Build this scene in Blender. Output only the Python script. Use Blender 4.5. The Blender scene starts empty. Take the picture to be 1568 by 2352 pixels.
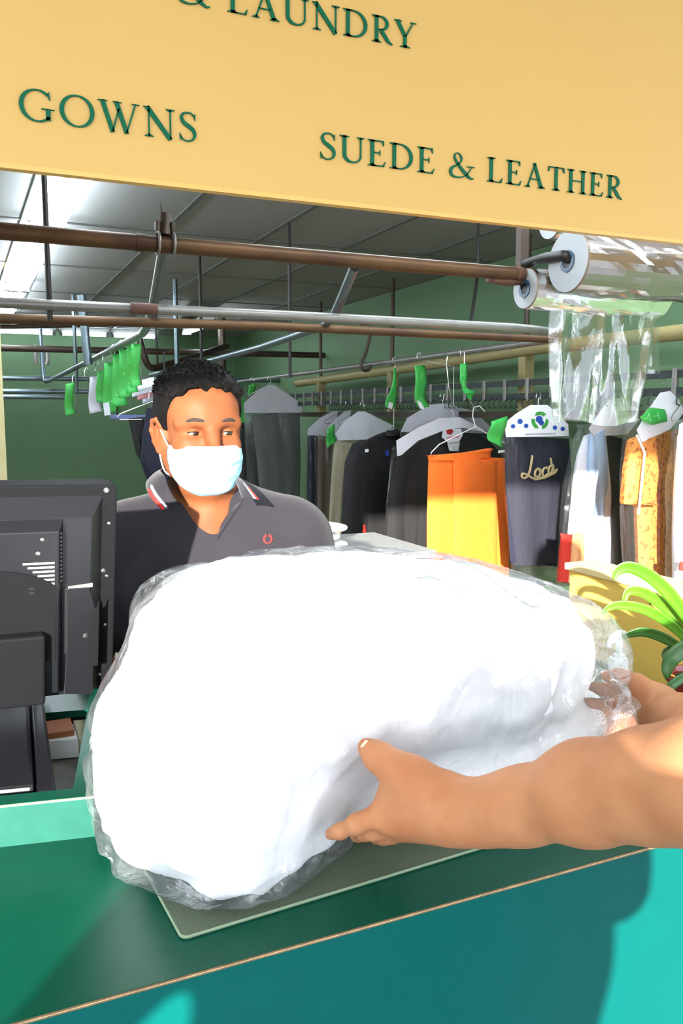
import bpy, bmesh, math, random
import numpy as np
from mathutils import Vector, Matrix, noise as mnoise
random.seed(7)
SC = bpy.context.scene
COL = SC.collection
# ------------------------------------------------------------------ camera model
F, CX, CY, HZ = 1898.0, 784.0, 1176.0, 952.0
YAW = math.radians(24.0)
PITCH = math.atan((CY - HZ) / F)
EYE = Vector((0, 0, 1.6))
FW = Vector((math.sin(YAW) * math.cos(PITCH), math.cos(YAW) * math.cos(PITCH), -math.sin(PITCH)))
RT = Vector((math.cos(YAW), -math.sin(YAW), 0))
UP = RT.cross(FW)

def at(px, py, X=None, Y=None, Z=None, d=None):
    r = RT * ((px - CX) / F) + UP * ((CY - py) / F) + FW
    if X is not None: t = (X - EYE.x) / r.x
    elif Y is not None: t = (Y - EYE.y) / r.y
    elif Z is not None: t = (Z - EYE.z) / r.z
    else: t = d
    return EYE + r * t

cam_d = bpy.data.cameras.new('camera'); cam = bpy.data.objects.new('camera', cam_d); COL.objects.link(cam)
cam_d.sensor_fit = 'VERTICAL'; cam_d.sensor_height = 22.3; cam_d.sensor_width = 14.9
cam_d.lens = F / 2352.0 * 22.3
cam_d.clip_start = 0.02; cam_d.clip_end = 200
m = Matrix((RT, UP, -FW)).transposed().to_4x4(); m.translation = EYE
cam.matrix_world = m
SC.camera = cam

# ------------------------------------------------------------------ materials
def lin(c):
    out = []
    for v in c[:3]:
        v = v / 255.0
        out.append(v / 12.92 if v <= 0.04045 else ((v + 0.055) / 1.055) ** 2.4)
    return tuple(out) + (1.0,)

_mats = {}
def M(name, col, rough=0.5, metal=0.0, var=0.06, scale=30.0, bump=0.0, bscale=None, spec=0.5, coat=0.0, sheen=0.0,
      col2=None, mix=(0.45, 0.6), mscale=None, stretch=(1, 1, 1), emit=0.0, sss=0.0, trans=0.0, detail=4.0):
    """procedural principled material: noise colour variation, optional second colour patches, optional noise bump"""
    if name in _mats: return _mats[name]
    mt = bpy.data.materials.new(name); mt.use_nodes = True
    nt = mt.node_tree; N = nt.nodes; L = nt.links
    p = N['Principled BSDF']
    tc = N.new('ShaderNodeTexCoord'); mp = N.new('ShaderNodeMapping'); mp.inputs['Scale'].default_value = stretch
    L.new(tc.outputs['Object'], mp.inputs['Vector'])
    nz = N.new('ShaderNodeTexNoise'); nz.inputs['Scale'].default_value = scale; nz.inputs['Detail'].default_value = detail
    L.new(mp.outputs['Vector'], nz.inputs['Vector'])
    c = lin(col)
    rp = N.new('ShaderNodeValToRGB')
    rp.color_ramp.elements[0].position = 0.3; rp.color_ramp.elements[1].position = 0.7
    rp.color_ramp.elements[0].color = tuple(v * (1 - var) for v in c[:3]) + (1,)
    rp.color_ramp.elements[1].color = tuple(min(1, v * (1 + var)) for v in c[:3]) + (1,)
    L.new(nz.outputs['Fac'], rp.inputs['Fac'])
    out = rp.outputs['Color']
    if col2 is not None:
        n2 = N.new('ShaderNodeTexNoise'); n2.inputs['Scale'].default_value = mscale or scale; n2.inputs['Detail'].default_value = 6
        L.new(mp.outputs['Vector'], n2.inputs['Vector'])
        r2 = N.new('ShaderNodeValToRGB'); r2.color_ramp.elements[0].position = mix[0]; r2.color_ramp.elements[1].position = mix[1]
        L.new(n2.outputs['Fac'], r2.inputs['Fac'])
        mx = N.new('ShaderNodeMix'); mx.data_type = 'RGBA'
        L.new(r2.outputs['Color'], mx.inputs[0]); L.new(out, mx.inputs[6]); mx.inputs[7].default_value = lin(col2)
        out = mx.outputs[2]
    L.new(out, p.inputs['Base Color'])
    p.inputs['Roughness'].default_value = rough; p.inputs['Metallic'].default_value = metal
    p.inputs['Specular IOR Level'].default_value = spec
    if coat: p.inputs['Coat Weight'].default_value = coat; p.inputs['Coat Roughness'].default_value = 0.08
    if sheen: p.inputs['Sheen Weight'].default_value = sheen
    if sss:
        p.inputs['Subsurface Weight'].default_value = sss; p.inputs['Subsurface Radius'].default_value = (0.012, 0.005, 0.003)
        p.inputs['Subsurface Scale'].default_value = 1.0
    if trans: p.inputs['Transmission Weight'].default_value = trans
    if emit:
        L.new(out, p.inputs['Emission Color']); p.inputs['Emission Strength'].default_value = emit
    if bump:
        nb = N.new('ShaderNodeTexNoise'); nb.inputs['Scale'].default_value = bscale or scale * 4; nb.inputs['Detail'].default_value = 5
        L.new(mp.outputs['Vector'], nb.inputs['Vector'])
        b = N.new('ShaderNodeBump'); b.inputs['Strength'].default_value = bump; b.inputs['Distance'].default_value = 0.004
        L.new(nb.outputs['Fac'], b.inputs['Height']); L.new(b.outputs['Normal'], p.inputs['Normal'])
    _mats[name] = mt
    return mt

def FILM(name, tint=(255, 255, 255), milk=0.08, gloss=0.22, crinkle=0.6, cscale=14.0, stretch=(1, 1, 1), rough=0.12, milkcol=(235, 238, 245)):
    """thin clear plastic: transparent + crinkled gloss + a little milky diffuse"""
    if name in _mats: return _mats[name]
    mt = bpy.data.materials.new(name); mt.use_nodes = True
    nt = mt.node_tree; N = nt.nodes; L = nt.links
    N.remove(N['Principled BSDF']); o = N['Material Output']
    tc = N.new('ShaderNodeTexCoord'); mp = N.new('ShaderNodeMapping'); mp.inputs['Scale'].default_value = stretch
    L.new(tc.outputs['Object'], mp.inputs['Vector'])
    nz = N.new('ShaderNodeTexNoise'); nz.inputs['Scale'].default_value = cscale; nz.inputs['Detail'].default_value = 6; nz.inputs['Distortion'].default_value = 1.2
    L.new(mp.outputs['Vector'], nz.inputs['Vector'])
    b = N.new('ShaderNodeBump'); b.inputs['Strength'].default_value = crinkle; b.inputs['Distance'].default_value = 0.02
    L.new(nz.outputs['Fac'], b.inputs['Height'])
    tr = N.new('ShaderNodeBsdfTransparent'); tr.inputs['Color'].default_value = lin(tint)
    gl = N.new('ShaderNodeBsdfGlossy'); gl.inputs['Roughness'].default_value = rough; L.new(b.outputs['Normal'], gl.inputs['Normal'])
    df = N.new('ShaderNodeBsdfDiffuse'); df.inputs['Color'].default_value = lin(milkcol); L.new(b.outputs['Normal'], df.inputs['Normal'])
    tl = N.new('ShaderNodeBsdfTranslucent'); tl.inputs['Color'].default_value = lin(milkcol)
    dm = N.new('ShaderNodeMixShader'); dm.inputs[0].default_value = 0.4; L.new(df.outputs[0], dm.inputs[1]); L.new(tl.outputs[0], dm.inputs[2])
    m1 = N.new('ShaderNodeMixShader'); m1.inputs[0].default_value = milk; L.new(tr.outputs[0], m1.inputs[1]); L.new(dm.outputs[0], m1.inputs[2])
    lw = N.new('ShaderNodeLayerWeight'); lw.inputs['Blend'].default_value = 0.35; L.new(b.outputs['Normal'], lw.inputs['Normal'])
    mu = N.new('ShaderNodeMath'); mu.operation = 'MULTIPLY_ADD'; mu.use_clamp = True
    L.new(lw.outputs['Fresnel'], mu.inputs[0]); mu.inputs[1].default_value = gloss * 1.2; mu.inputs[2].default_value = gloss * 0.3
    m2 = N.new('ShaderNodeMixShader'); L.new(mu.outputs[0], m2.inputs[0]); L.new(m1.outputs[0], m2.inputs[1]); L.new(gl.outputs[0], m2.inputs[2])
    L.new(m2.outputs[0], o.inputs['Surface'])
    _mats[name] = mt
    return mt

# ------------------------------------------------------------------ objects
def tag(o, label=None, cat=None, group=None, kind=None):
    if label: o['label'] = label
    if cat: o['category'] = cat
    if group: o['group'] = group
    if kind: o['kind'] = kind
    return o

def thing(name, label, cat, loc=(0, 0, 0), group=None, rot=None):
    o = bpy.data.objects.new(name, None); o.empty_display_size = 0.05
    COL.objects.link(o); o.location = loc
    if rot: o.rotation_euler = rot
    return tag(o, label, cat, group)

class MB:
    def __init__(s): s.v = []; s.f = []
    def add(s, vs, fs):
        b = len(s.v); s.v.extend([tuple(v) for v in vs]); s.f.extend([tuple(i + b for i in f) for f in fs]); return s
    def box(s, lo, hi, mtx=None):
        x0, y0, z0 = lo; x1, y1, z1 = hi
        vs = [Vector(p) for p in ((x0, y0, z0), (x1, y0, z0), (x1, y1, z0), (x0, y1, z0), (x0, y0, z1), (x1, y0, z1), (x1, y1, z1), (x0, y1, z1))]
        if mtx: vs = [mtx @ v for v in vs]
        return s.add(vs, [(0, 3, 2, 1), (4, 5, 6, 7), (0, 1, 5, 4), (1, 2, 6, 5), (2, 3, 7, 6), (3, 0, 4, 7)])
    def tube(s, pts, r, n=10, cap=True, closed=False):
        pts = [Vector(p) for p in pts]; k = len(pts)
        rs = r if isinstance(r, (list, tuple)) else [r] * k
        vs = []; ref = None
        for i, p in enumerate(pts):
            a = pts[i - 1] if i > 0 else (pts[-1] if closed else p)
            b = pts[i + 1] if i < k - 1 else (pts[0] if closed else p)
            t = (b - a)
            t = t.normalized() if t.length > 1e-9 else Vector((0, 0, 1))
            if ref is None:
                ref = Vector((0, 0, 1)) if abs(t.z) < 0.9 else Vector((1, 0, 0))
            u = (ref - t * ref.dot(t))
            if u.length < 1e-6: u = t.orthogonal()
            u.normalize(); w = t.cross(u); ref = u
            for j in range(n):
                q = 2 * math.pi * j / n
                vs.append(p + (u * math.cos(q) + w * math.sin(q)) * rs[i])
        fs = []
        for i in range(k if closed else k - 1):
            i2 = (i + 1) % k
            for j in range(n):
                j2 = (j + 1) % n
                fs.append((i * n + j, i * n + j2, i2 * n + j2, i2 * n + j))
        if cap and not closed:
            fs.append(tuple(range(n - 1, -1, -1))); fs.append(tuple((k - 1) * n + j for j in range(n)))
        return s.add(vs, fs)
    def lathe(s, prof, n=24, mtx=None):
        vs = []
        for (r, z) in prof:
            for j in range(n):
                q = 2 * math.pi * j / n
                v = Vector((r * math.cos(q), r * math.sin(q), z)); vs.append(mtx @ v if mtx else v)
        fs = []
        for i in range(len(prof) - 1):
            for j in range(n):
                j2 = (j + 1) % n
                fs.append((i * n + j, i * n + j2, (i + 1) * n + j2, (i + 1) * n + j))
        return s.add(vs, fs)
    def prism(s, poly, a, b, fn):
        """poly 2D list extruded between a and b; fn(u, v, w) -> point"""
        n = len(poly)
        vs = [fn(u, v, a) for u, v in poly] + [fn(u, v, b) for u, v in poly]
        fs = [tuple(range(n - 1, -1, -1)), tuple(range(n, 2 * n))]
        for i in range(n):
            j = (i + 1) % n; fs.append((i, j, n + j, n + i))
        return s.add(vs, fs)
    def grid(s, nu, nv, fn):
        vs = [fn(i / nu, j / nv) for j in range(nv + 1) for i in range(nu + 1)]
        fs = []
        for j in range(nv):
            for i in range(nu):
                a = j * (nu + 1) + i; fs.append((a, a + 1, a + nu + 2, a + nu + 1))
        return s.add(vs, fs)
    def build(s, name, mat, parent=None, smooth=True, bevel=0.0, bseg=2, solid=0.0, subd=0, weld=False, autosmooth=True):
        me = bpy.data.meshes.new(name); me.from_pydata(s.v, [], s.f); me.update()
        bm = bmesh.new(); bm.from_mesh(me)
        if weld: bmesh.ops.remove_doubles(bm, verts=bm.verts, dist=1e-5)
        bmesh.ops.recalc_face_normals(bm, faces=bm.faces); bm.to_mesh(me); bm.free()
        o = bpy.data.objects.new(name, me); COL.objects.link(o)
        if mat: me.materials.append(mat)
        if parent: o.parent = parent
        if smooth:
            for p in me.polygons: p.use_smooth = True
            if autosmooth:
                me.update()
                try: me.set_sharp_from_angle(angle=math.radians(38))
                except Exception: pass
        if solid:
            md = o.modifiers.new('solid', 'SOLIDIFY'); md.thickness = solid; md.offset = 0
        if bevel:
            md = o.modifiers.new('bevel', 'BEVEL'); md.width = bevel; md.segments = bseg; md.limit_method = 'ANGLE'; md.angle_limit = math.radians(40)
        if subd:
            md = o.modifiers.new('subd', 'SUBSURF'); md.levels = subd; md.render_levels = subd
        return o

def struct(o): o['kind'] = 'structure'; return o

def copy_tree(o, parent=None):
    c = o.copy(); COL.objects.link(c)
    if parent: c.parent = parent
    for ch in list(o.children): copy_tree(ch, c)
    return c

def arc_pts(p0, p1, p2, r, n=6):
    """polyline corner p0-p1-p2 rounded with radius r at p1 -> points of the arc"""
    p0, p1, p2 = Vector(p0), Vector(p1), Vector(p2)
    a = (p0 - p1).normalized(); b = (p2 - p1).normalized()
    ang = a.angle(b); d = r / math.tan(ang / 2)
    d = min(d, (p0 - p1).length * 0.49, (p2 - p1).length * 0.49)
    A = p1 + a * d; B = p1 + b * d
    return [(A * (1 - t) * (1 - t) + p1 * 2 * t * (1 - t) + B * t * t) for t in [i / n for i in range(n + 1)]]

def rounded(pts, r, n=6):
    pts = [Vector(p) for p in pts]; out = [pts[0]]
    for i in range(1, len(pts) - 1): out += arc_pts(pts[i - 1], pts[i], pts[i + 1], r, n)
    return out + [pts[-1]]

def catmull(pts, n=8):
    P = [Vector(p) for p in pts]; out = []
    for i in range(len(P) - 1):
        p0 = P[max(i - 1, 0)]; p1 = P[i]; p2 = P[i + 1]; p3 = P[min(i + 2, len(P) - 1)]
        for k in range(n):
            t = k / n
            out.append(0.5 * ((2 * p1) + (p2 - p0) * t + (2 * p0 - 5 * p1 + 4 * p2 - p3) * t * t + (3 * p1 - p0 - 3 * p2 + p3) * t ** 3))
    return out + [P[-1]]

# ------------------------------------------------------------------ signed distance sculpting
class SDF:
    """collects smooth-blended round cones / ellipsoids and meshes the result with surface nets"""
    def __init__(s, lo, hi, res):
        s.lo = np.array(lo, dtype=np.float32); s.res = res
        s.n = np.ceil((np.array(hi) - np.array(lo)) / res).astype(int) + 1
        ax = [np.arange(s.n[i], dtype=np.float32) * res + s.lo[i] for i in range(3)]
        s.ax = ax
        s.v = np.full(tuple(s.n), 9.0, dtype=np.float32)
    def _win(s, lo, hi):
        a = np.maximum(0, np.floor((np.array(lo) - s.lo) / s.res).astype(int)); b = np.minimum(s.n, np.ceil((np.array(hi) - s.lo) / s.res).astype(int) + 1)
        if np.any(b <= a): return None
        sl = tuple(slice(a[i], b[i]) for i in range(3))
        X, Y, Z = np.meshgrid(s.ax[0][sl[0]], s.ax[1][sl[1]], s.ax[2][sl[2]], indexing='ij', sparse=True)
        return sl, X, Y, Z
    @staticmethod
    def smin(a, b, k):
        if k <= 0: return np.minimum(a, b)
        h = np.clip(0.5 + 0.5 * (b - a) / k, 0, 1)
        return b * (1 - h) + a * h - k * h * (1 - h)
    def _put(s, sl, d, k, sub=False):
        if sub: s.v[sl] = -SDF.smin(-s.v[sl], d, k)
        else: s.v[sl] = SDF.smin(s.v[sl], d, k)
    def cone(s, a, b, ra, rb, k=0.01, sub=False, flat=None):
        """round cone; flat=(axis vector, factor) squeezes the section along a direction"""
        a = np.array(a, dtype=np.float32); b = np.array(b, dtype=np.float32); r = max(ra, rb) * 1.3 + k * 2 + 0.03
        w = s._win(np.minimum(a, b) - r, np.maximum(a, b) + r)
        if w is None: return s
        sl, X, Y, Z = w
        d = b - a; L2 = float(d @ d) + 1e-12
        px, py, pz = X - a[0], Y - a[1], Z - a[2]
        t = np.clip((px * d[0] + py * d[1] + pz * d[2]) / L2, 0, 1)
        qx, qy, qz = px - t * d[0], py - t * d[1], pz - t * d[2]
        rr = ra + (rb - ra) * t
        if flat is None:
            q = np.sqrt(qx * qx + qy * qy + qz * qz)
        else:
            n, fk = np.array(flat[0], dtype=np.float32), flat[1]; n = n / np.linalg.norm(n)
            h = qx * n[0] + qy * n[1] + qz * n[2]
            q = np.sqrt(np.maximum(qx * qx + qy * qy + qz * qz - h * h, 0) + (h / fk) ** 2)
        s._put(sl, (q - rr).astype(np.float32), k, sub); return s
    def chain(s, pts, rs, k=0.01, sub=False, flat=None):
        for i in range(len(pts) - 1): s.cone(pts[i], pts[i + 1], rs[i], rs[i + 1], k, sub, flat)
        return s
    def ell(s, c, r, R=None, k=0.01, sub=False, p=2.0):
        """ellipsoid (or superellipsoid p>2) at c with radii r, rotated by 3x3 R (columns = local axes)"""
        c = np.array(c, dtype=np.float32); r = np.array(r, dtype=np.float32); m = float(r.max()) * 1.5 + 2 * k + 0.03
        w = s._win(c - m, c + m)
        if w is None: return s
        sl, X, Y, Z = w
        px, py, pz = X - c[0], Y - c[1], Z - c[2]
        if R is not None:
            R = np.array(R, dtype=np.float32)
            px, py, pz = (px * R[0, 0] + py * R[1, 0] + pz * R[2, 0], px * R[0, 1] + py * R[1, 1] + pz * R[2, 1], px * R[0, 2] + py * R[1, 2] + pz * R[2, 2])
        if p == 2.0:
            k0 = np.sqrt((px / r[0]) ** 2 + (py / r[1]) ** 2 + (pz / r[2]) ** 2)
            k1 = np.sqrt((px / r[0] ** 2) ** 2 + (py / r[1] ** 2) ** 2 + (pz / r[2] ** 2) ** 2) + 1e-9
            d = k0 * (k0 - 1) / k1
        else:
            k0 = (np.abs(px / r[0]) ** p + np.abs(py / r[1]) ** p + np.abs(pz / r[2]) ** p) ** (1 / p)
            d = (k0 - 1) * float(r.min())
        s._put(sl, d.astype(np.float32), k, sub); return s
    def field(s, fn, op):
        X, Y, Z = np.meshgrid(*s.ax, indexing='ij', sparse=True)
        s.v = op(s.v, fn(X, Y, Z)).astype(np.float32); return s
    def mesh(s):
        v = s.v; nx, ny, nz = v.shape
        ins = v < 0
        c = [ins[i:nx - 1 + i, j:ny - 1 + j, k:nz - 1 + k] for i in (0, 1) for j in (0, 1) for k in (0, 1)]
        tot = sum(a.astype(np.int8) for a in c)
        act = (tot > 0) & (tot < 8)
        idx = np.argwhere(act)
        P = np.zeros((len(idx), 3), dtype=np.float64); W = np.zeros(len(idx))
        corners = [(i, j, k) for i in (0, 1) for j in (0, 1) for k in (0, 1)]
        for ca in corners:
            for ax in range(3):
                if ca[ax] == 1: continue
                cb = list(ca); cb[ax] = 1
                va = v[idx[:, 0] + ca[0], idx[:, 1] + ca[1], idx[:, 2] + ca[2]]; vb = v[idx[:, 0] + cb[0], idx[:, 1] + cb[1], idx[:, 2] + cb[2]]
                x = (va < 0) != (vb < 0)
                t = np.where(x, va / np.where(x, va - vb, 1), 0)
                q = np.array(ca, dtype=np.float64)[None, :].repeat(len(idx), 0); q[:, ax] += t
                P += q * x[:, None]; W += x
        P = (P / W[:, None] + idx) * s.res + s.lo
        num = np.full(act.shape, -1, dtype=np.int64); num[act] = np.arange(len(idx))
        quads = []
        for ax in range(3):
            sl0 = [slice(1, -1)] * 3; 
            a = np.take(ins, range(0, v.shape[ax] - 1), axis=ax); b = np.take(ins, range(1, v.shape[ax]), axis=ax)
            e = np.argwhere(a != b)
            o1, o2 = [(1, 2), (2, 0), (0, 1)][ax]
            ok = (e[:, o1] > 0) & (e[:, o2] > 0) & (e[:, o1] < v.shape[o1] - 1) & (e[:, o2] < v.shape[o2] - 1)
            e = e[ok]
            def cell(d1, d2):
                q = e.copy(); q[:, o1] -= d1; q[:, o2] -= d2
                return num[q[:, 0], q[:, 1], q[:, 2]]
            qd = np.stack([cell(1, 1), cell(0, 1), cell(0, 0), cell(1, 0)], 1)
            fl = a[e[:, 0], e[:, 1], e[:, 2]]
            qd[~fl] = qd[~fl][:, ::-1]
            quads.append(qd)
        Q = np.concatenate(quads); Q = Q[(Q >= 0).all(1)]
        return P, Q
    def build(s, name, mat, parent=None, smooth_it=2, disp=None):
        P, Q = s.mesh()
        if smooth_it:
            E = np.concatenate([Q[:, [0, 1]], Q[:, [1, 2]], Q[:, [2, 3]], Q[:, [3, 0]]])
            for it in range(smooth_it):
                S = np.zeros_like(P); cnt = np.zeros(len(P))
                np.add.at(S, E[:, 0], P[E[:, 1]]); np.add.at(cnt, E[:, 0], 1); np.add.at(S, E[:, 1], P[E[:, 0]]); np.add.at(cnt, E[:, 1], 1)
                P = P * 0.5 + 0.5 * S / np.maximum(cnt, 1)[:, None]
        if disp is not None: P = disp(P, Q)
        me = bpy.data.meshes.new(name)
        me.vertices.add(len(P)); me.vertices.foreach_set('co', P.astype(np.float32).ravel())
        me.loops.add(len(Q) * 4); me.loops.foreach_set('vertex_index', Q.astype(np.int32).ravel())
        me.polygons.add(len(Q)); me.polygons.foreach_set('loop_start', np.arange(0, len(Q) * 4, 4, dtype=np.int32)); me.polygons.foreach_set('loop_total', np.full(len(Q), 4, dtype=np.int32))
        me.polygons.foreach_set('use_smooth', np.ones(len(Q), dtype=bool))
        me.update(calc_edges=True); me.validate()
        me.materials.append(mat)
        o = bpy.data.objects.new(name, me); COL.objects.link(o)
        if parent: o.parent = parent
        return o

def vnormals(P, Q):
    n = np.cross(P[Q[:, 2]] - P[Q[:, 0]], P[Q[:, 3]] - P[Q[:, 1]])
    N = np.zeros_like(P)
    for k in range(4): np.add.at(N, Q[:, k], n)
    return N / (np.linalg.norm(N, axis=1)[:, None] + 1e-12)
# ------------------------------------------------------------------ light
SUN_AZ, SUN_SLOPE = math.radians(30.0), 0.237           # travel direction seen from above (from +Y towards +X), drop per metre of Y
sdir = Vector((math.tan(SUN_AZ), 1.0, -SUN_SLOPE)).normalized()
sd = bpy.data.lights.new('sun', 'SUN'); sd.energy = 10.5; sd.angle = math.radians(0.8); sd.color = (1.0, 0.95, 0.86)
so = bpy.data.objects.new('sun', sd); COL.objects.link(so); so.rotation_euler = sdir.to_track_quat('-Z', 'Y').to_euler(); so.location = (-4, -6, 4)
w = bpy.data.worlds.new('world'); SC.world = w; w.use_nodes = True
wn = w.node_tree; bg = wn.nodes['Background']
# open bright sky, brightest round the low sun
wtc = wn.nodes.new('ShaderNodeTexCoord'); wvm = wn.nodes.new('ShaderNodeVectorMath'); wvm.operation = 'DOT_PRODUCT'
wn.links.new(wtc.outputs['Generated'], wvm.inputs[0]); wvm.inputs[1].default_value = tuple(-sdir)
wcl = wn.nodes.new('ShaderNodeMath'); wcl.operation = 'MAXIMUM'; wcl.inputs[1].default_value = 0.0; wn.links.new(wvm.outputs['Value'], wcl.inputs[0])
wpw = wn.nodes.new('ShaderNodeMath'); wpw.operation = 'POWER'; wpw.inputs[1].default_value = 5.0; wn.links.new(wcl.outputs[0], wpw.inputs[0])
wma = wn.nodes.new('ShaderNodeMath'); wma.operation = 'MULTIPLY_ADD'; wma.inputs[1].default_value = 4.0; wma.inputs[2].default_value = 1.75; wn.links.new(wpw.outputs[0], wma.inputs[0])
bg.inputs['Color'].default_value = (0.82, 0.91, 1.0, 1); wn.links.new(wma.outputs[0], bg.inputs['Strength'])
vs = SC.view_settings
vs.view_transform = 'Standard'; vs.look = 'None'; vs.gamma = 1.0; vs.exposure = 1.0; vs.use_curve_mapping = False
try:
    SC.cycles.transparent_max_bounces = 32; SC.cycles.max_bounces = 8; SC.cycles.use_denoising = True
    SC.cycles.sample_clamp_indirect = 6.0; SC.cycles.caustics_reflective = False; SC.cycles.caustics_refractive = False
    SC.cycles.blur_glossy = 0.5
except Exception: pass

# ------------------------------------------------------------------ shell of the shop
m_green = M('wall_green', (92, 122, 88), 0.7, var=0.04, scale=3, bump=0.05, bscale=60)
m_ceil = M('ceiling_tile', (140, 141, 139), 0.9, var=0.05, scale=120, bump=0.3, bscale=200)
m_grid = M('ceiling_bar', (90, 92, 90), 0.5, var=0.1, scale=8)
m_floor = M('floor_vinyl', (150, 140, 120), 0.5, var=0.12, scale=6)
m_conc = M('pavement', (150, 151, 154), 0.85, var=0.1, scale=8, bump=0.2)
m_yel = M('yellow_paint', (246, 202, 98), 0.55, var=0.03, scale=5, bump=0.03, bscale=80)
m_yelcap = M('yellow_edge', (232, 205, 150), 0.5, var=0.05, scale=20)
m_cream = M('plaster_cream', (214, 200, 150), 0.8, var=0.05, scale=6)

def slab(name, lo, hi, mat, bevel=0.0):
    return struct(MB().box(lo, hi).build(name, mat, smooth=False, bevel=bevel))
slab('floor', (-2.5, 1.15, -0.1), (3.3, 10.75, 0.0), m_floor)
slab('ground', (-9, -12, -0.1), (9, 1.149, 0.0), m_conc)
slab('ceiling', (-2.5, 1.19, 2.605), (3.3, 10.75, 2.75), m_ceil)
slab('wall_right', (3.2, 1.15, 0.0), (3.3, 10.75, 2.6), m_green)
slab('wall_back', (-2.5, 10.65, 0.0), (3.2, 10.75, 2.6), m_green)
slab('wall_left', (-2.5, 1.19, 0.0), (-2.4, 10.65, 2.6), m_green)
slab('wall_front', (-2.5, 1.13, 0.0), (-1.3, 1.19, 2.6), m_cream)
# yellow end wall of the service counter, with its lighter cap
struct(MB().box((1.27, 1.0, 0), (1.34, 1.53, 1.238)).build('wall_partition', m_yel, smooth=False))
struct(MB().box((1.26, 1.0, 1.238), (1.35, 1.54, 1.254)).build('trim_1', m_yelcap, smooth=False, bevel=0.002))
# ceiling grid bars
g = MB()
x = 1.02 - 0.55 * 6
while x < 3.2:
    if -2.4 < x: g.box((x - 0.012, 1.2, 2.598), (x + 0.012, 10.65, 2.606))
    x += 0.55
y = 4.70 - 1.33 * 2
while y < 10.6:
    g.box((-2.4, y - 0.012, 2.5985), (3.2, y + 0.012, 2.606)); y += 1.33
struct(g.build('trim_2', m_grid, smooth=False))
# a pale yellow pilaster at the far left of the back room
c = at(-30, 1000, Y=6.0); c2 = at(12, 1000, Y=6.0)
slab('wall_pier', (c.x - 0.3, 6.0, 0), (c2.x, 6.3, 2.6), m_cream)

# canvas awning over the pavement: its lower edge cuts the sun off above the man's forehead
m_canvas = bpy.data.materials.new('awning_canvas'); m_canvas.use_nodes = True
nt = m_canvas.node_tree; N = nt.nodes; L = nt.links; N.remove(N['Principled BSDF'])
d1 = N.new('ShaderNodeBsdfDiffuse'); d2 = N.new('ShaderNodeBsdfTranslucent'); mxs = N.new('ShaderNodeMixShader'); nzc = N.new('ShaderNodeTexNoise'); nzc.inputs['Scale'].default_value = 40
rpc = N.new('ShaderNodeValToRGB'); rpc.color_ramp.elements[0].color = (0.62, 0.62, 0.60, 1); rpc.color_ramp.elements[1].color = (0.70, 0.70, 0.68, 1)
L.new(nzc.outputs['Fac'], rpc.inputs['Fac']); L.new(rpc.outputs['Color'], d1.inputs['Color']); L.new(rpc.outputs['Color'], d2.inputs['Color'])
mxs.inputs[0].default_value = 0.5; L.new(d1.outputs[0], mxs.inputs[1]); L.new(d2.outputs[0], mxs.inputs[2]); L.new(mxs.outputs[0], N['Material Output'].inputs['Surface'])
aw = thing('awning', 'pale canvas awning stretched over the pavement in front of the sign', 'awning', (0.6, 1.1, 2.8))
AY, AZ = -1.0, 2.28
MB().box((-3.2, AY - 1.1, -0.42 + 0.0), (3.2, AY - 1.096, 0.0), Matrix.Translation((0, 0, 0))).build('valance', m_canvas, aw, smooth=False)
for o in aw.children:
    o.data.transform(Matrix.Translation((0, 0, AZ - 2.8 + 0.42)))
MB().add([(-3.2, AY - 1.1, AZ + 0.42 - 2.8), (3.2, AY - 1.1, AZ + 0.42 - 2.8), (3.2, 0.0, 0.35), (-3.2, 0.0, 0.35)], [(0, 1, 2, 3)]).build('canvas_top', m_canvas, aw, smooth=False, solid=0.004)

# ------------------------------------------------------------------ lettering: roman capitals drawn as tapered pen strokes
class Pen:
    def __init__(s): s.q = []
    def poly(s, *p): s.q.append(list(p))
    def rect(s, x0, y0, x1, y1): s.poly((x0, y0), (x1, y0), (x1, y1), (x0, y1))
    def serif(s, x0, x1, y, up, a, b):
        """bracketed foot from x0..x1 at height y joining a stem a..b; up=+1 foot at the bottom"""
        h = 0.028 * up; k = 0.085 * up
        s.poly((x0, y), (x1, y), (x1, y + h), (x0, y + h)); s.poly((x0 + 0.02, y + h * 0.9), (x1 - 0.02, y + h * 0.9), (b, y + k), (a, y + k))
    def ribbon(s, pts, ws):
        n = len(pts); Lf = []; Rt = []
        for i in range(n):
            a = pts[max(i - 1, 0)]; b = pts[min(i + 1, n - 1)]
            tx, ty = b[0] - a[0], b[1] - a[1]; l = math.hypot(tx, ty) or 1
            nx, ny = -ty / l, tx / l; h = ws[i] / 2
            Lf.append((pts[i][0] + nx * h, pts[i][1] + ny * h)); Rt.append((pts[i][0] - nx * h, pts[i][1] - ny * h))
        for i in range(n - 1): s.poly(Lf[i], Rt[i], Rt[i + 1], Lf[i + 1])
    def arc(s, cx, cy, rx, ry, a0, a1, wf, n=28):
        P = []; W = []
        for i in range(n + 1):
            a = math.radians(a0 + (a1 - a0) * i / n); P.append((cx + rx * math.cos(a), cy + ry * math.sin(a))); W.append(wf(a))
        s.ribbon(P, W)
    def curve(s, pts, ws, n=8):
        P = catmull([(p[0], p[1], 0) for p in pts], n); W = catmull([(x, 0, 0) for x in ws], n)
        s.ribbon([(p.x, p.y) for p in P], [q.x for q in W])
T, TH = 0.125, 0.045
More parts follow.
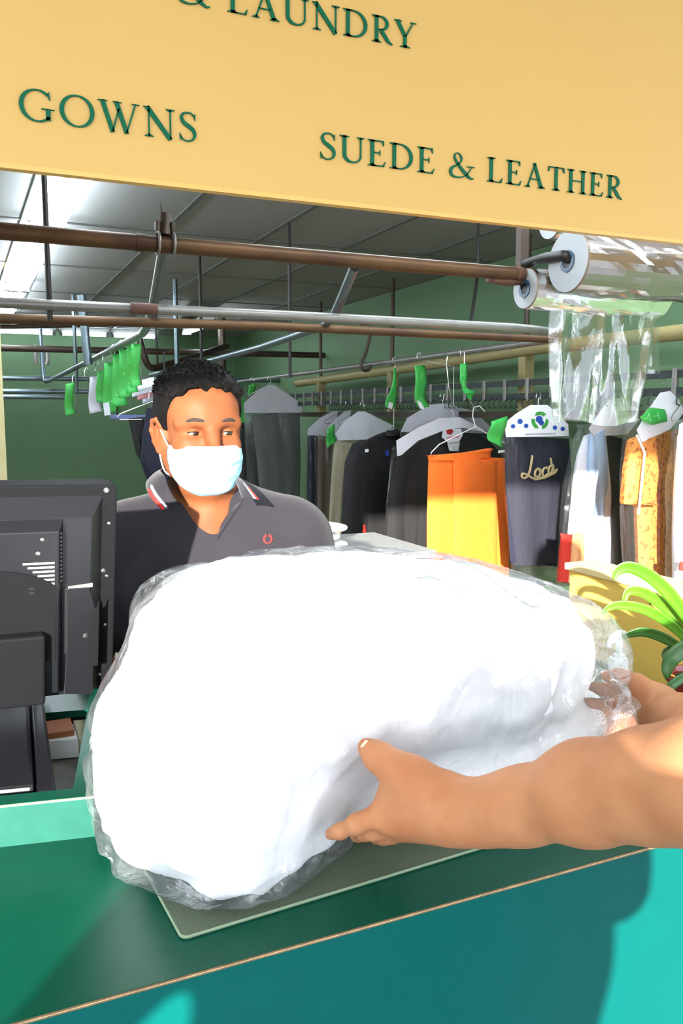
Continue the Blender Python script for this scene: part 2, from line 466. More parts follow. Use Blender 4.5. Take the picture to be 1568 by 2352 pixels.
def glyph(ch):
    p = Pen(); wf = lambda a: TH + (T - TH) * abs(math.cos(a)) ** 1.3
    if ch == 'L':
        p.rect(.10, 0, .10 + T, 1); p.serif(.0, .33, 1, -1, .10, .225); p.serif(.0, .30, 0, 1, .10, .225)
        p.poly((.2, 0), (.58, 0), (.60, .03), (.2, .045)); p.poly((.50, .035), (.58, 0), (.63, .2), (.605, .2)); return p.q, .66
    if ch == 'E':
        p.rect(.10, 0, .10 + T, 1); p.serif(.0, .3, 1, -1, .10, .225); p.serif(.0, .3, 0, 1, .10, .225)
        p.poly((.2, .955), (.56, .955), (.56, 1), (.2, 1)); p.poly((.50, .96), (.575, 1), (.575, .80), (.56, .80))
        p.rect(.2, .50, .44, .545); p.rect(.42, .42, .45, .63)
        p.poly((.2, 0), (.58, 0), (.60, .045), (.2, .045)); p.poly((.52, .04), (.58, 0), (.645, .21), (.625, .21)); return p.q, .68
    if ch == 'D':
        p.rect(.10, 0, .10 + T, 1); p.serif(.0, .3, 1, -1, .10, .225); p.serif(.0, .3, 0, 1, .10, .225)
        p.rect(.2, .955, .36, 1); p.rect(.2, 0, .36, .045); p.arc(.34, .5, .44, .478, -90, 90, wf); return p.q, .90
    if ch == 'R':
        p.rect(.10, 0, .10 + T, 1); p.serif(.0, .3, 1, -1, .10, .225); p.serif(.0, .33, 0, 1, .10, .225)
        p.rect(.2, .955, .32, 1); p.rect(.2, .47, .34, .51); p.arc(.31, .735, .23, .244, -90, 90, lambda a: TH + .07 * abs(math.cos(a)))
        p.curve([(.30, .5), (.45, .28), (.58, .09), (.74, -.01)], [.12, .135, .12, .03]); return p.q, .70
    if ch == 'A':
        p.ribbon([(.11, 0), (.41, 1.0)], [.05, .055]); p.ribbon([(.38, 1.03), (.70, 0)], [.11, .135]); p.rect(.2, .33, .58, .372)
        p.serif(-.01, .23, 0, 1, .09, .14); p.serif(.56, .86, 0, 1, .63, .77); return p.q, .86
    if ch == 'T':
        p.rect(.30, 0, .30 + T, 1); p.serif(.2, .53, 0, 1, .30, .425); p.rect(.03, .955, .70, 1)
        p.poly((.03, 1), (.1, .96), (.045, .78), (.0, .78)); p.poly((.70, 1), (.63, .96), (.69, .78), (.73, .78)); return p.q, .74
    if ch == 'H':
        p.rect(.10, 0, .10 + T, 1); p.rect(.64, 0, .64 + T, 1); p.rect(.2, .5, .66, .545)
        for x in (.10, .64): p.serif(x - .1, x + .225, 1, -1, x, x + T); p.serif(x - .1, x + .225, 0, 1, x, x + T)
        return p.q, .88
    if ch == 'U':
        p.rect(.10, .3, .10 + T, 1); p.serif(.0, .33, 1, -1, .10, .225); p.rect(.70, .3, .75, 1); p.serif(.6, .86, 1, -1, .70, .75)
        p.arc(.445, .30, .282, .275, 180, 360, lambda a: .06 + .065 * max(0, -math.cos(a)) ** .7 + .0); return p.q, .86
    if ch == 'N':
        p.rect(.13, 0, .175, .95); p.serif(.02, .29, 0, 1, .13, .175); p.rect(.77, 0, .815, 1); p.serif(.66, .93, 1, -1, .77, .815)
        p.ribbon([(.10, 1.0), (.79, -.03)], [.15, .14]); p.rect(0, .972, .2, 1); return p.q, .94
    if ch == 'W':
        p.ribbon([(.13, 1), (.41, -.02)], [.135, .125]); p.ribbon([(.40, -.01), (.60, .78)], [.045, .05]); p.ribbon([(.53, 1), (.81, -.02)], [.135, .125]); p.ribbon([(.80, -.01), (1.08, 1)], [.045, .05])
        p.rect(.0, .97, .28, 1); p.rect(.43, .97, .68, 1); p.rect(.97, .97, 1.2, 1); return p.q, 1.2
    if ch == 'Y':
        p.rect(.32, 0, .32 + T, .45); p.serif(.2, .57, 0, 1, .32, .445); p.ribbon([(.10, 1), (.385, .42)], [.135, .125]); p.ribbon([(.40, .42), (.68, 1)], [.06, .045])
        p.rect(-.02, .97, .26, 1); p.rect(.57, .97, .80, 1); return p.q, .78
    if ch == 'O':
        p.arc(.47, .5, .42, .5, 0, 360, wf, 48); return p.q, .94
    if ch == 'G':
        p.arc(.47, .5, .42, .5, 48, 318, wf, 40); p.rect(.70, .06, .70 + T, .42); p.rect(.58, .40, .94, .43)
        p.poly((.74, .86), (.80, 1.0), (.83, .72), (.80, .72)); p.poly((.70, .11), (.80, .17), (.825, .12), (.72, .05)); return p.q, .97
    if ch == 'S':
        p.curve([(.47, .86), (.39, .965), (.26, .985), (.13, .93), (.085, .79), (.15, .64), (.29, .53), (.43, .41), (.48, .25), (.42, .09), (.27, .015), (.13, .05), (.05, .17)],
                [.035, .045, .05, .075, .10, .125, .14, .125, .10, .07, .05, .045, .035])
        p.poly((.45, .90), (.50, .99), (.505, .74), (.485, .74)); p.poly((.08, .12), (.03, .0), (.015, .27), (.035, .27)); return p.q, .56
    if ch == '&':
        p.curve([(.90, .46), (.84, .33), (.70, .13), (.53, .03), (.34, .0), (.16, .05), (.09, .21), (.16, .37), (.33, .49), (.47, .62), (.51, .78), (.44, .93), (.34, .97), (.25, .9), (.25, .76), (.36, .56), (.55, .32), (.74, .11), (.90, .0), (1.0, .04)],
                [.03, .04, .04, .045, .06, .09, .11, .10, .06, .05, .07, .05, .04, .06, .08, .10, .12, .12, .07, .03])
        p.rect(.72, .46, 1.02, .495); return p.q, 1.04
    return [], .38
m_letter = M('letter_green', (0, 78, 52), 0.5, spec=0.15, var=0.05, scale=60)
SIGN_Y = 1.15
def lettering(text, x0, x1, z, cap, parent, dz=0.0):
    W = []; tot = 0
    for ch in text:
        q, a = glyph(ch); W.append((q, tot)); tot += a + (0.11 if ch != ' ' else 0)
    tot -= 0.11; kx = (x1 - x0) / tot
    mb = MB()
    for q, ox in W:
        for poly in q:
            mb.prism([((u + ox) * kx + x0, v * cap + z) for u, v in poly], -0.0016, 0.0, lambda a, b, c: (a, SIGN_Y - 0.001 + c, b))
    o = mb.build('lettering', m_letter, parent, smooth=False)
    o.data.transform(Matrix.Translation(-parent.location)); return o

sg = thing('sign_board', 'wide yellow sign board with green lettering hanging across the counter opening', 'sign', (0.95, SIGN_Y, 1.907))
o = MB().box((-1.3, SIGN_Y, 1.911), (3.2, SIGN_Y + 0.012, 2.8)).build('face_panel', M('sign_yellow', (182, 146, 82), 0.42, spec=0.25, var=0.02, scale=2.0, bump=0.02, bscale=90), sg, smooth=False)
o.data.transform(Matrix.Translation(-sg.location))
o = MB().box((-1.3, SIGN_Y - 0.0005, 1.905), (3.2, SIGN_Y + 0.014, 1.911)).build('bottom_lip', M('sign_lip', (196, 152, 78), 0.45, var=0.05, scale=9), sg, smooth=False)
o.data.transform(Matrix.Translation(-sg.location))
for words_, xa, xb, z_, cap_ in ((['GOWNS'], 44, 452, 1.9655, 0.0375), (['SUEDE', '&', 'LEATHER'], 733, 1430, 1.9665, 0.037), (['&', 'LAUNDRY'], 409, 951, 2.141, 0.0365)):
    xa, xb = at(xa, 240, Y=SIGN_Y).x, at(xb, 300, Y=SIGN_Y).x
    wid = [sum(glyph(c)[1] + .11 for c in w_) - .11 for w_ in words_]
    kx = (xb - xa) / (sum(wid) + .49 * (len(words_) - 1)); xo = xa
    for w_, l_ in zip(words_, wid):
        lettering(w_, xo, xo + l_ * kx, z_, cap_, sg); xo += (l_ + .49) * kx

# ------------------------------------------------------------------ counter
CZ = 1.05
m_top = M('laminate_top', (3, 70, 53), 0.35, spec=0.14, var=0.05, scale=50, bump=0.02, bscale=300)
m_front = M('laminate_front', (0, 80, 76), 0.45, spec=0.1, var=0.03, scale=20)
m_edge = M('laminate_edge', (120, 90, 62), 0.6, var=0.3, scale=60)
m_edge2 = M('laminate_edge_light', (196, 176, 134), 0.6, var=0.2, scale=60)
ct = thing('service_counter', 'long teal laminate service counter under the yellow sign', 'counter', (0.3, 1.1, 0))
A = at(37, 2352, Z=CZ); B = at(1568, 1915, Z=CZ)
fy = 0.7535
def loc(o, t): o.data.transform(Matrix.Translation(-t.location)); return o
loc(MB().box((-1.29, fy + 0.0015, CZ - 0.03), (1.265, 1.42, CZ)).build('countertop', m_top, ct, smooth=False), ct)
loc(MB().box((-1.29, fy, CZ - 0.0042), (1.265, fy + 0.0015, CZ - 0.0006)).build('edge_band', m_edge, ct, smooth=False), ct)
loc(MB().box((-1.29, fy - 0.0003, CZ - 0.0024), (1.265, fy + 0.0012, CZ - 0.0017)).build('edge_line', m_edge2, ct, smooth=False), ct)
loc(MB().box((-1.29, fy + 0.0007, 0.0), (1.265, fy + 0.02, CZ - 0.0042)).build('front_panel', m_front, ct, smooth=False), ct)
loc(MB().box((-1.29, 1.36, 0.0), (1.265, 1.38, CZ - 0.03)).build('rear_panel', m_front, ct, smooth=False), ct)
# rubber counter mat
m_mat = M('mat_olive', (80, 92, 72), 0.42, var=0.04, scale=120, bump=0.35, bscale=700)
m_matedge = M('mat_edge', (130, 150, 124), 0.4, var=0.05, scale=30)
p0 = at(415, 2165, Z=CZ); p1 = at(1200, 1925, Z=CZ); p3 = at(365, 2080, Z=CZ)
ex = (p1 - p0).normalized(); ey = Vector((-ex.y, ex.x, 0))
Lx, Ly = 0.92, 0.42
def rrect(x0, y0, x1, y1, r, n=6):
    o = []
    for cx, cy, a in ((x0 + r, y0 + r, 180), (x1 - r, y0 + r, 270), (x1 - r, y1 - r, 0), (x0 + r, y1 - r, 90)):
        for i in range(n + 1):
            q = math.radians(a + 90 * i / n); o.append((cx + r * math.cos(q), cy + r * math.sin(q)))
    return o
mt = thing('counter_mat', 'olive green rectangular rubber mat lying on the teal counter under the bagged comforter', 'mat', p0)
MB().prism(rrect(0.002, 0.002, Lx, Ly, 0.008), 0.0, 0.0032, lambda u, v, w: ex * u + ey * v + Vector((0, 0, w))).build('mat_sheet', m_mat, mt, smooth=False)
rr = rrect(0.002, 0.002, Lx, Ly, 0.008)
MB().tube([ex * u + ey * v + Vector((0, 0, 0.0026)) for u, v in rr], 0.0016, 6, closed=True).build('edge_bead', m_matedge, mt)
# ------------------------------------------------------------------ comforter in its clear bag
def rotz(a):
    c, s_ = math.cos(a), math.sin(a); return np.array([[c, -s_, 0], [s_, c, 0], [0, 0, 1]])
def rotxyz(ax, ay, az):
    return np.array(Matrix.Rotation(az, 3, 'Z') @ Matrix.Rotation(ay, 3, 'Y') @ Matrix.Rotation(ax, 3, 'X'))
m_linen = M('comforter_cotton', (246, 246, 250), 0.85, var=0.015, scale=60, bump=0.12, bscale=500, sheen=0.2)
BAGZ = CZ + 0.0042
Rm = rotxyz(0, math.radians(3), math.radians(5))
def bag_shape(S, e, ez):
    S.ell((0.562, 1.10, 1.236), (0.398 + e, 0.235 + e, 0.152 + ez), rotxyz(0, math.radians(8), math.radians(16)), k=0.0, p=2.45)
    S.ell((0.290, 0.998, 1.160), (0.165 + e, 0.150 + e, 0.118 + ez), rotxyz(math.radians(-4), math.radians(3), math.radians(32)), k=0.05, p=2.9)
    S.ell((0.275, 0.952, 1.110), (0.118 + e, 0.118 + e, 0.062 + ez), rotxyz(0, 0, math.radians(32)), k=0.03, p=3.2)
    S.ell((0.650, 1.105, 1.104), (0.335 + e, 0.198 + e, 0.046 + ez * .7), rotz(math.radians(14)), k=0.005, p=2.8)
def fold_disp(amp, f, seed, aniso=(1, 1, 1), crease=0.0):
    def fn(P, Q):
        Nn = vnormals(P, Q); off = Vector((seed, seed * 1.7, seed * .3))
        d = np.zeros(len(P))
        for i, p in enumerate(P):
            v = Vector((p[0] * aniso[0], p[1] * aniso[1], p[2] * aniso[2]))
            q = mnoise.turbulence_vector(v * 3 + off, 2, False) * 0.25
            a = mnoise.noise((v + q) * f + off); b = mnoise.noise((v + q * .5) * f * 2.3 - off)
            d[i] = amp * (a * 0.8 - abs(b) * 0.7)
            if crease: d[i] -= crease * max(0, 1 - abs(mnoise.noise((v + q) * f * .6 + off * 2)) * 6)
        P2 = P + Nn * d[:, None]; P2[:, 2] = np.maximum(P2[:, 2], BAGZ); return P2
    return fn
S = SDF((0.04, 0.74, 1.03), (1.16, 1.46, 1.46), 0.008)
bag_shape(S, 0.0, 0.0)
co = S.build('comforter', m_linen, None, 2, fold_disp(0.013, 5.0, 3.1, (1.0, 1.0, 2.0), 0.0055))
tag(co, 'thick white folded comforter inside the clear bag on the counter', 'comforter')
m_bag = FILM('bag_film', milk=0.06, gloss=0.26, crinkle=1.0, cscale=9.0, rough=0.10)
S = SDF((0.0, 0.70, 1.03), (1.26, 1.52, 1.50), 0.009)
bag_shape(S, 0.007, 0.009)
S.ell((0.855, 1.12, 1.200), (0.106, 0.18, 0.108), rotz(math.radians(5)), k=0.03, p=2.6)       # slack end held by the far hand
S.ell((0.330, 1.275, 1.270), (0.12, 0.13, 0.095), rotz(math.radians(10)), k=0.03, p=2.3)         # loose film at the back left
S.cone(at(1395, 1640, d=1.20), at(1462, 1626, d=1.24), 0.060, 0.012, k=0.03); S.cone(at(1380, 1680, d=1.20), at(1440, 1690, d=1.22), 0.040, 0.010, k=0.02)                         # pulled corner
S.ell((0.265, 0.955, 1.075), (0.132, 0.136, 0.022), rotz(math.radians(28)), k=0.012, p=2.8)      # flap under the front left end
bg_o = S.build('plastic_bag', m_bag, None, 2, fold_disp(0.008, 9.0, 8.3, (1.2, 1.2, 1.6), 0.008))
tag(bg_o, 'clear crinkled plastic bag wrapped round the white comforter on the counter', 'bag')
# ------------------------------------------------------------------ raised teal stand with the register sunk in it
m_pos = M('register_plastic', (22, 22, 24), 0.6, spec=0.06, var=0.1, scale=260, bump=0.10, bscale=900)
m_pos2 = M('register_grey', (20, 20, 24), 0.34, spec=0.42, var=0.06, scale=200, bump=0.08, bscale=900)
m_dark = M('black_plastic', (22, 22, 24), 0.5, var=0.1, scale=50)
m_screw = M('steel_screw', (180, 178, 172), 0.25, metal=1.0, var=0.15, scale=200)
m_paper = M('white_paper', (232, 232, 236), 0.8, var=0.02, scale=40)
m_lightteal = M('laminate_side', (30, 84, 72), 0.45, spec=0.2, var=0.10, scale=40, detail=8)
SZ = CZ + 0.056
q0 = at(214, 1828, Z=SZ); q1 = at(0, 1850, Z=SZ); q2 = at(180, 1625, Z=SZ)
sx = (q0 - q1).normalized(); sy = Vector((-sx.y, sx.x, 0))
st = thing('register_stand', 'low teal laminate stand holding the grey cash register at the left end of the counter', 'stand', Vector((q0.x, q0.y, CZ)))
SW, SD = 0.62, 0.46
def SL(u, v, w): return sx * u + sy * v + Vector((0, 0, w))
def sbox(lo, hi, name, mat, par, **k):
    return MB().prism([(lo[0], lo[1]), (hi[0], lo[1]), (hi[0], hi[1]), (lo[0], hi[1])], lo[2], hi[2], SL).build(name, mat, par, smooth=False, **k)
def su(px, py): 
    v = at(px, py, Z=SZ) - q0; return v.dot(sx), v.dot(sy)
hx, hy0 = su(168, 1811); _, hy1 = su(158, 1633)
hy1 = max(hy1, hy0 + 0.25)
H = 0.056
sbox((-SW, 0.0, 0), (0, 0.004, H - 0.0015), 'front_panel', m_lightteal, st)
sbox((-0.003, 0.004, 0), (0, SD, H - 0.0015), 'side_panel', m_lightteal, st)
mb = MB()
for lo, hi in (((-SW, 0.0015), (0, hy0)), ((hx, hy0), (0, hy1)), ((-SW, hy1), (0, SD))):
    mb.prism([(lo[0], lo[1]), (hi[0], lo[1]), (hi[0], hi[1]), (lo[0], hi[1])], H - 0.012, H, SL)
mb.build('top_board', m_top, st, smooth=False)
sbox((-SW, -0.0005, H - 0.003), (0.0005, 0.001, H - 0.0005), 'edge_strip', m_edge2, st)
sbox((-SW, hy0, 0.0), (hx, hy1, 0.002), 'well_floor', M('well_grey', (120, 118, 112), 0.7, var=0.15, scale=30), st)
sbox((-SW, hy1 - 0.004, 0.002), (hx, hy1, H - 0.012), 'well_wall', m_pos, st)
# receipt paper and a small cassette lying in the well beside the register
ppx = su(112, 1660); 
o = sbox((ppx[0] - 0.03, hy1 - 0.075, 0.004), (hx - 0.004, hy1 - 0.006, 0.036), 'receipt_paper_pad', m_paper, None, bevel=0.002)
o.location = st.location; tag(o, 'white paper pad in the well of the stand behind the register', 'paper pad')
# register body: wedge with a raised ridge along its right side
rg = thing('cash_register', 'dark grey cash register terminal with its screen turned away, sunk in the teal stand', 'cash register', st.location)
ux0 = su(0, 1800)[0]
ry0 = hy0 + 0.004
def W3(px, py, z): return at(px, py, Z=z) - st.location
RZ0, RZ1 = SZ - 0.004, SZ + 0.075          # front and rear height of the wedge
fr = W3(128, 1812, RZ0); br = W3(86, 1502, RZ1); fl = fr - sx * 0.34; bl = br - sx * 0.34
f2 = W3(82, 1816, RZ0); b2 = W3(62, 1500, RZ1)
def wedge(a, b, c, d, top, base=0.004):
    up = Vector((0, 0, top)); bt = [Vector((p.x, p.y, base)) for p in (a, b, c, d)]; tp = [p + up for p in (a, b, c, d)]
    return MB().add(bt + tp, [(0, 3, 2, 1), (4, 5, 6, 7), (0, 1, 5, 4), (1, 2, 6, 5), (2, 3, 7, 6), (3, 0, 4, 7)])
wedge(f2, fr, br, b2, 0.0).build('side_ridge', m_pos2, rg, smooth=False, bevel=0.004)
wedge(fl, f2 - sx * 0.0015, b2 - sx * 0.0015, bl, 0.006).build('body_shell', m_pos2, rg, smooth=False, bevel=0.006)
# hinge barrel
hc = W3(100, 1485, RZ1 + 0.015); hr = 0.028
MB().tube([hc - sx * 0.36 + sy * 0.012, hc + sy * 0.012], hr, 28).build('hinge_barrel', m_pos2, rg, bevel=0.003)
MB().box((-0.003, -hr - 0.001, -0.010), (0.003, -hr + 0.008, 0.016), Matrix.Translation(hc - sx * 0.065 + sy * 0.012)).build('hinge_slot', m_dark, rg, smooth=False)
MB().prism([(-0.36, 0.0), (0.002, 0.0), (0.002, 0.05), (-0.36, 0.05)], -0.05, 0.0, lambda u, v, w: hc + sx * u + sy * (v + 0.006) + Vector((0, 0, w))).build('hinge_block', m_pos, rg, smooth=False, bevel=0.004)
# monitor: local frame on its back face.  origin = top right corner of the frame
TR = at(270, 1113, d=1.22); BRp = at(248, 1560, d=1.30); TLp = at(0, 1117, d=1.15)
mx = (TR - TLp).normalized(); my = (BRp - TR); MH = my.length; my = (my - mx * my.dot(mx)).normalized(); mz = my.cross(mx)   # mx right, my down, mz towards the customer
if mz.dot(EYE - TR) < 0: mz = -mz
MO = TR - st.location
def ML(u, v, w): return MO + mx * u + my * v + mz * w     # u<=0 to the left, v down, w outwards
def msolve(px, py, w=0.0):
    """local (u, v) of the picture point on the plane at height w"""
    O = TR + mz * w; r = at(px, py, d=1.0) - EYE; t = (O - EYE).dot(mz) / r.dot(mz); h = EYE + r * t - O
    return h.dot(mx), h.dot(my)
MWid = 0.40
u_b, v_b = msolve(225, 1583); MH = v_b
mb = MB(); mb.prism(rrect(-MWid, 0, 0, MH, 0.012, 4), -0.038, 0.0, ML)
mb.build('screen_frame', m_pos, rg, smooth=False, bevel=0.0025)
MB().prism(rrect(-MWid + 0.012, 0.014, -0.012, MH - 0.014, 0.006, 3), -0.039, -0.0375, ML).build('screen_glass', M('screen_glass', (16, 18, 22), 0.08, var=0.02), rg, smooth=False)
def frustum(outer, inner, w0, w1):
    n = len(outer); return MB().add([ML(u, v, w0) for u, v in outer] + [ML(u, v, w1) for u, v in inner], [tuple(range(n, 2 * n))] + [(i, (i + 1) % n, n + (i + 1) % n, n + i) for i in range(n)])
# first step of the housing
o1 = msolve(235, 1138); i1 = msolve(212, 1188, 0.022); i1b = msolve(209, 1600, 0.022)
vb = MH - 0.004
frustum([(-MWid + .02, o1[1]), (o1[0], o1[1]), (o1[0], vb), (-MWid + .02, vb)], [(-MWid + .04, i1[1]), (i1[0], i1[1]), (i1[0], vb - .006), (-MWid + .04, vb - .006)], 0.0, 0.022).build('back_cover', m_pos2, rg, smooth=False, bevel=0.0015)
o2 = msolve(146, 1190, 0.022); i2 = msolve(136, 1221, 0.040)
frustum([(-MWid + .03, o2[1]), (o2[0], o2[1]), (o2[0], vb - .01), (-MWid + .03, vb - .01)], [(-MWid + .05, i2[1]), (i2[0], i2[1]), (i2[0], vb - .02), (-MWid + .05, vb - .02)], 0.020, 0.040).build('back_hump', m_pos2, rg, smooth=False, bevel=0.0015)
# round boss on the hump, cooling slots, cable channel, port door, screws
bu, bv = msolve(-10, 1530, 0.040)
mb = MB(); n = 48; rB = msolve(100, 1330, 0.040)
rad = math.hypot(rB[0] - bu, rB[1] - bv)
arc = [(bu + rad * math.cos(math.radians(a)), bv - rad * math.sin(math.radians(a))) for a in range(0, 181, 6)]
arc = [(min(max(u, -MWid + .06), i2[0] - .004), v) for u, v in arc]
mb.prism(arc, 0.0395, 0.0415, ML).build('round_boss', m_pos, rg, smooth=False)
for k in range(6):
    a = msolve(52 + k * 11.5, 1296 + k * 9.2, 0.040); b = msolve(125, 1293 + k * 9.4, 0.040)
    MB().box((0, -0.0013, 0), (1, 0.0013, 1)).prism([(a[0], a[1] - .0013), (b[0], b[1] - .0013), (b[0], b[1] + .0013), (a[0], a[1] + .0013)], 0.0395, 0.0408, ML) if False else MB().prism([(a[0], a[1] - .0014), (b[0], b[1] - .0014), (b[0], b[1] + .0014), (a[0], a[1] + .0014)], 0.0395, 0.0406, ML).build('cooling_slot', M('slot_pale', (196, 190, 176), 0.6, var=0.1, scale=60), rg, smooth=False)
mb = MB()
for k in range(13):
    a = msolve(139.5, 1225 + k * 9.0, 0.034)
    mb.prism([(a[0] - .0012, a[1] - .0016), (a[0] + .0016, a[1] - .0016), (a[0] + .0016, a[1] + .0014), (a[0] - .0012, a[1] + .0014)], 0.026, 0.0355, ML)
o = mb.build('side_vent', m_dark, rg, smooth=False)
a = msolve(146, 1350, 0.022); b = msolve(153, 1500, 0.022)
MB().prism([(a[0], a[1]), (b[0], a[1]), (b[0], b[1]), (a[0], b[1])], 0.021, 0.0235, ML).build('cable_channel', m_dark, rg, smooth=False)
a = msolve(118, 1362, 0.040); b = msolve(124, 1500, 0.040)
MB().prism([(a[0], a[1]), (b[0], a[1]), (b[0], b[1]), (a[0], b[1])], 0.039, 0.0412, ML).build('hump_groove', m_dark, rg, smooth=False)
a = msolve(154, 1350, 0.022); b = msolve(212, 1592, 0.022)
pd = MB().prism([(a[0], a[1]), (b[0] - .008, a[1]), (b[0], a[1] + .03), (b[0], b[1]), (a[0] - .004, b[1] - .006), (a[0], b[1] - .08)], 0.0205, 0.0260, ML).build('port_door', m_pos2, rg, smooth=False, bevel=0.001)
a = msolve(156, 1347, 0.022); b = msolve(212, 1347, 0.022)
MB().prism([(a[0], a[1]), (b[0], a[1] - .003), (b[0], a[1] + .002), (a[0], a[1] + .006)], 0.0215, 0.0245, ML).build('door_edge', M('slot_pale', (0, 0, 0)), pd, smooth=False)
a = msolve(203, 1395, 0.026); b = msolve(224, 1525, 0.022)
MB().prism([(a[0], a[1] + .008), (a[0] + .012, a[1]), (b[0], a[1] - .012), (b[0], b[1]), (a[0], b[1])], 0.0255, 0.0275, ML).build('latch_strip', m_pos, pd, smooth=False, bevel=0.0006)
def screw(px, py, w, r, name='screw', par=None):
    u, v = msolve(px, py, w); c0 = ML(u, v, w)
    mtx = Matrix((mx, my, mz)).transposed().to_4x4(); mtx.translation = c0
    mb = MB(); mb.lathe([(r * 1.25, -0.001), (r * 1.25, 0.0004), (r, 0.0006), (r * .85, 0.0016), (0.0001, 0.002)], 14, mtx)
    mb.box((-r * .7, -r * .12, 0.0015), (r * .7, r * .12, 0.0024), mtx); mb.box((-r * .12, -r * .7, 0.0015), (r * .12, r * .7, 0.0024), mtx)
    return mb.build(name, m_screw, par or rg)
for px, py, w, r in ((244, 1126, 0, .0032), (237, 1311, 0, .0028), (250, 1202, 0, .0020), (245, 1323, 0, .0020), (241, 1435, 0, .0020), (231, 1549, 0, .0022), (197, 1461, .026, .0034), (87, 1272, .040, .0026), (97, 1240, .040, .0022)):
    screw(px, py, w, r)
for px, py in ((72, 1352), (72, 1362)):
    u, v = msolve(px, py, 0.0415)
    MB().prism([(u - .0035, v - .0012), (u + .0035, v - .0012), (u + .0035, v + .0012), (u - .0035, v + .0012)], 0.041, 0.0418, ML).build('lock_slot', m_dark, rg, smooth=False)
MB().box((-0.02, -0.02, -0.03), (0.02, 0.02, 0.03)).build('neck', m_pos, rg) if False else None
MB().prism([(-MWid + .06, MH * .62), (i2[0] - .02, MH * .62), (i2[0] - .02, MH * .95), (-MWid + .06, MH * .95)], 0.030, 0.06, ML).build('hinge_arm', m_pos, rg, smooth=False, bevel=0.004)

# small cardboard box and loose papers behind the register
a = at(98, 1622, Z=CZ); 
cbx = MB().box((-.10, -.03, 0), (.030, .03, .045)).build('cardboard_box', M('cardboard', (150, 92, 58), .8, var=.1, scale=40, bump=.1), None, smooth=False, bevel=.001)
c = at(122, 1622, Z=CZ + .001); cbx.location = (c.x - .018, 1.375, CZ + .0005); tag(cbx, 'small brown cardboard box on the counter behind the cash register', 'box')
bgp = MB().box((0, -.05, 0), (.10, .05, .040)).build('paper_stack', M('paper_beige', (176, 170, 140), .8, var=.12, scale=30, stretch=(1, 1, 8)), None, smooth=False, bevel=.001)
bgp.location = (c.x + .016, 1.365, CZ + .0005); tag(bgp, 'stack of beige papers on the counter between the brown box and the bag', 'papers')
# ------------------------------------------------------------------ people
def skin_mat(name, col, col2):
    return M(name, col, 0.55, var=0.05, scale=40, col2=col2, mix=(0.45, 0.75), mscale=14, bump=0.12, bscale=350, sss=0.06, spec=0.14)
m_skin = skin_mat('skin_tan', (122, 72, 44), (110, 60, 35))
m_skin2 = skin_mat('skin_light', (168, 116, 82), (158, 100, 66))
m_navy = M('shirt_navy', (25, 20, 30), 0.85, var=0.06, scale=300, bump=0.25, bscale=900, sheen=0.08)
m_hair = M('hair_black', (9, 7, 7), 0.75, spec=0.15, var=0.4, scale=160, bump=0.6, bscale=260, stretch=(1, 1, 0.35))
m_brow = M('brow_dark', (44, 32, 28), .7, var=.4, scale=300, bump=.5, bscale=500)
m_red = M('red_knit', (214, 40, 38), 0.8, var=0.05, scale=200, bump=0.2, bscale=800)
m_wht = M('white_knit', (236, 236, 240), 0.8, var=0.03, scale=200, bump=0.2, bscale=800)
m_mask = M('mask_blue', (150, 200, 228), 0.85, var=0.03, scale=200, bump=0.1, bscale=900, sss=0.05)
m_maskw = M('mask_white', (236, 240, 244), 0.85, var=0.02, scale=200)
m_eye = M('eye_white', (112, 96, 86), 0.2, var=0.05, scale=100)
m_iris = M('eye_dark', (32, 20, 14), 0.12, var=0.3, scale=400)
m_nail = M('nail', (236, 184, 160), 0.25, var=0.04, scale=200)
m_denim = M('trouser_dark', (40, 42, 52), 0.85, var=0.1, scale=120, bump=0.2)
m_shoe = M('shoe_black', (24, 22, 22), 0.4, var=0.1, scale=40)
m_tee = M('shirt_grey', (120, 122, 128), 0.85, var=0.06, scale=200, bump=0.2)

def V3(*a): return np.array(a, dtype=np.float64)
def nv(v): v = np.array(v, dtype=np.float64); return v / np.linalg.norm(v)

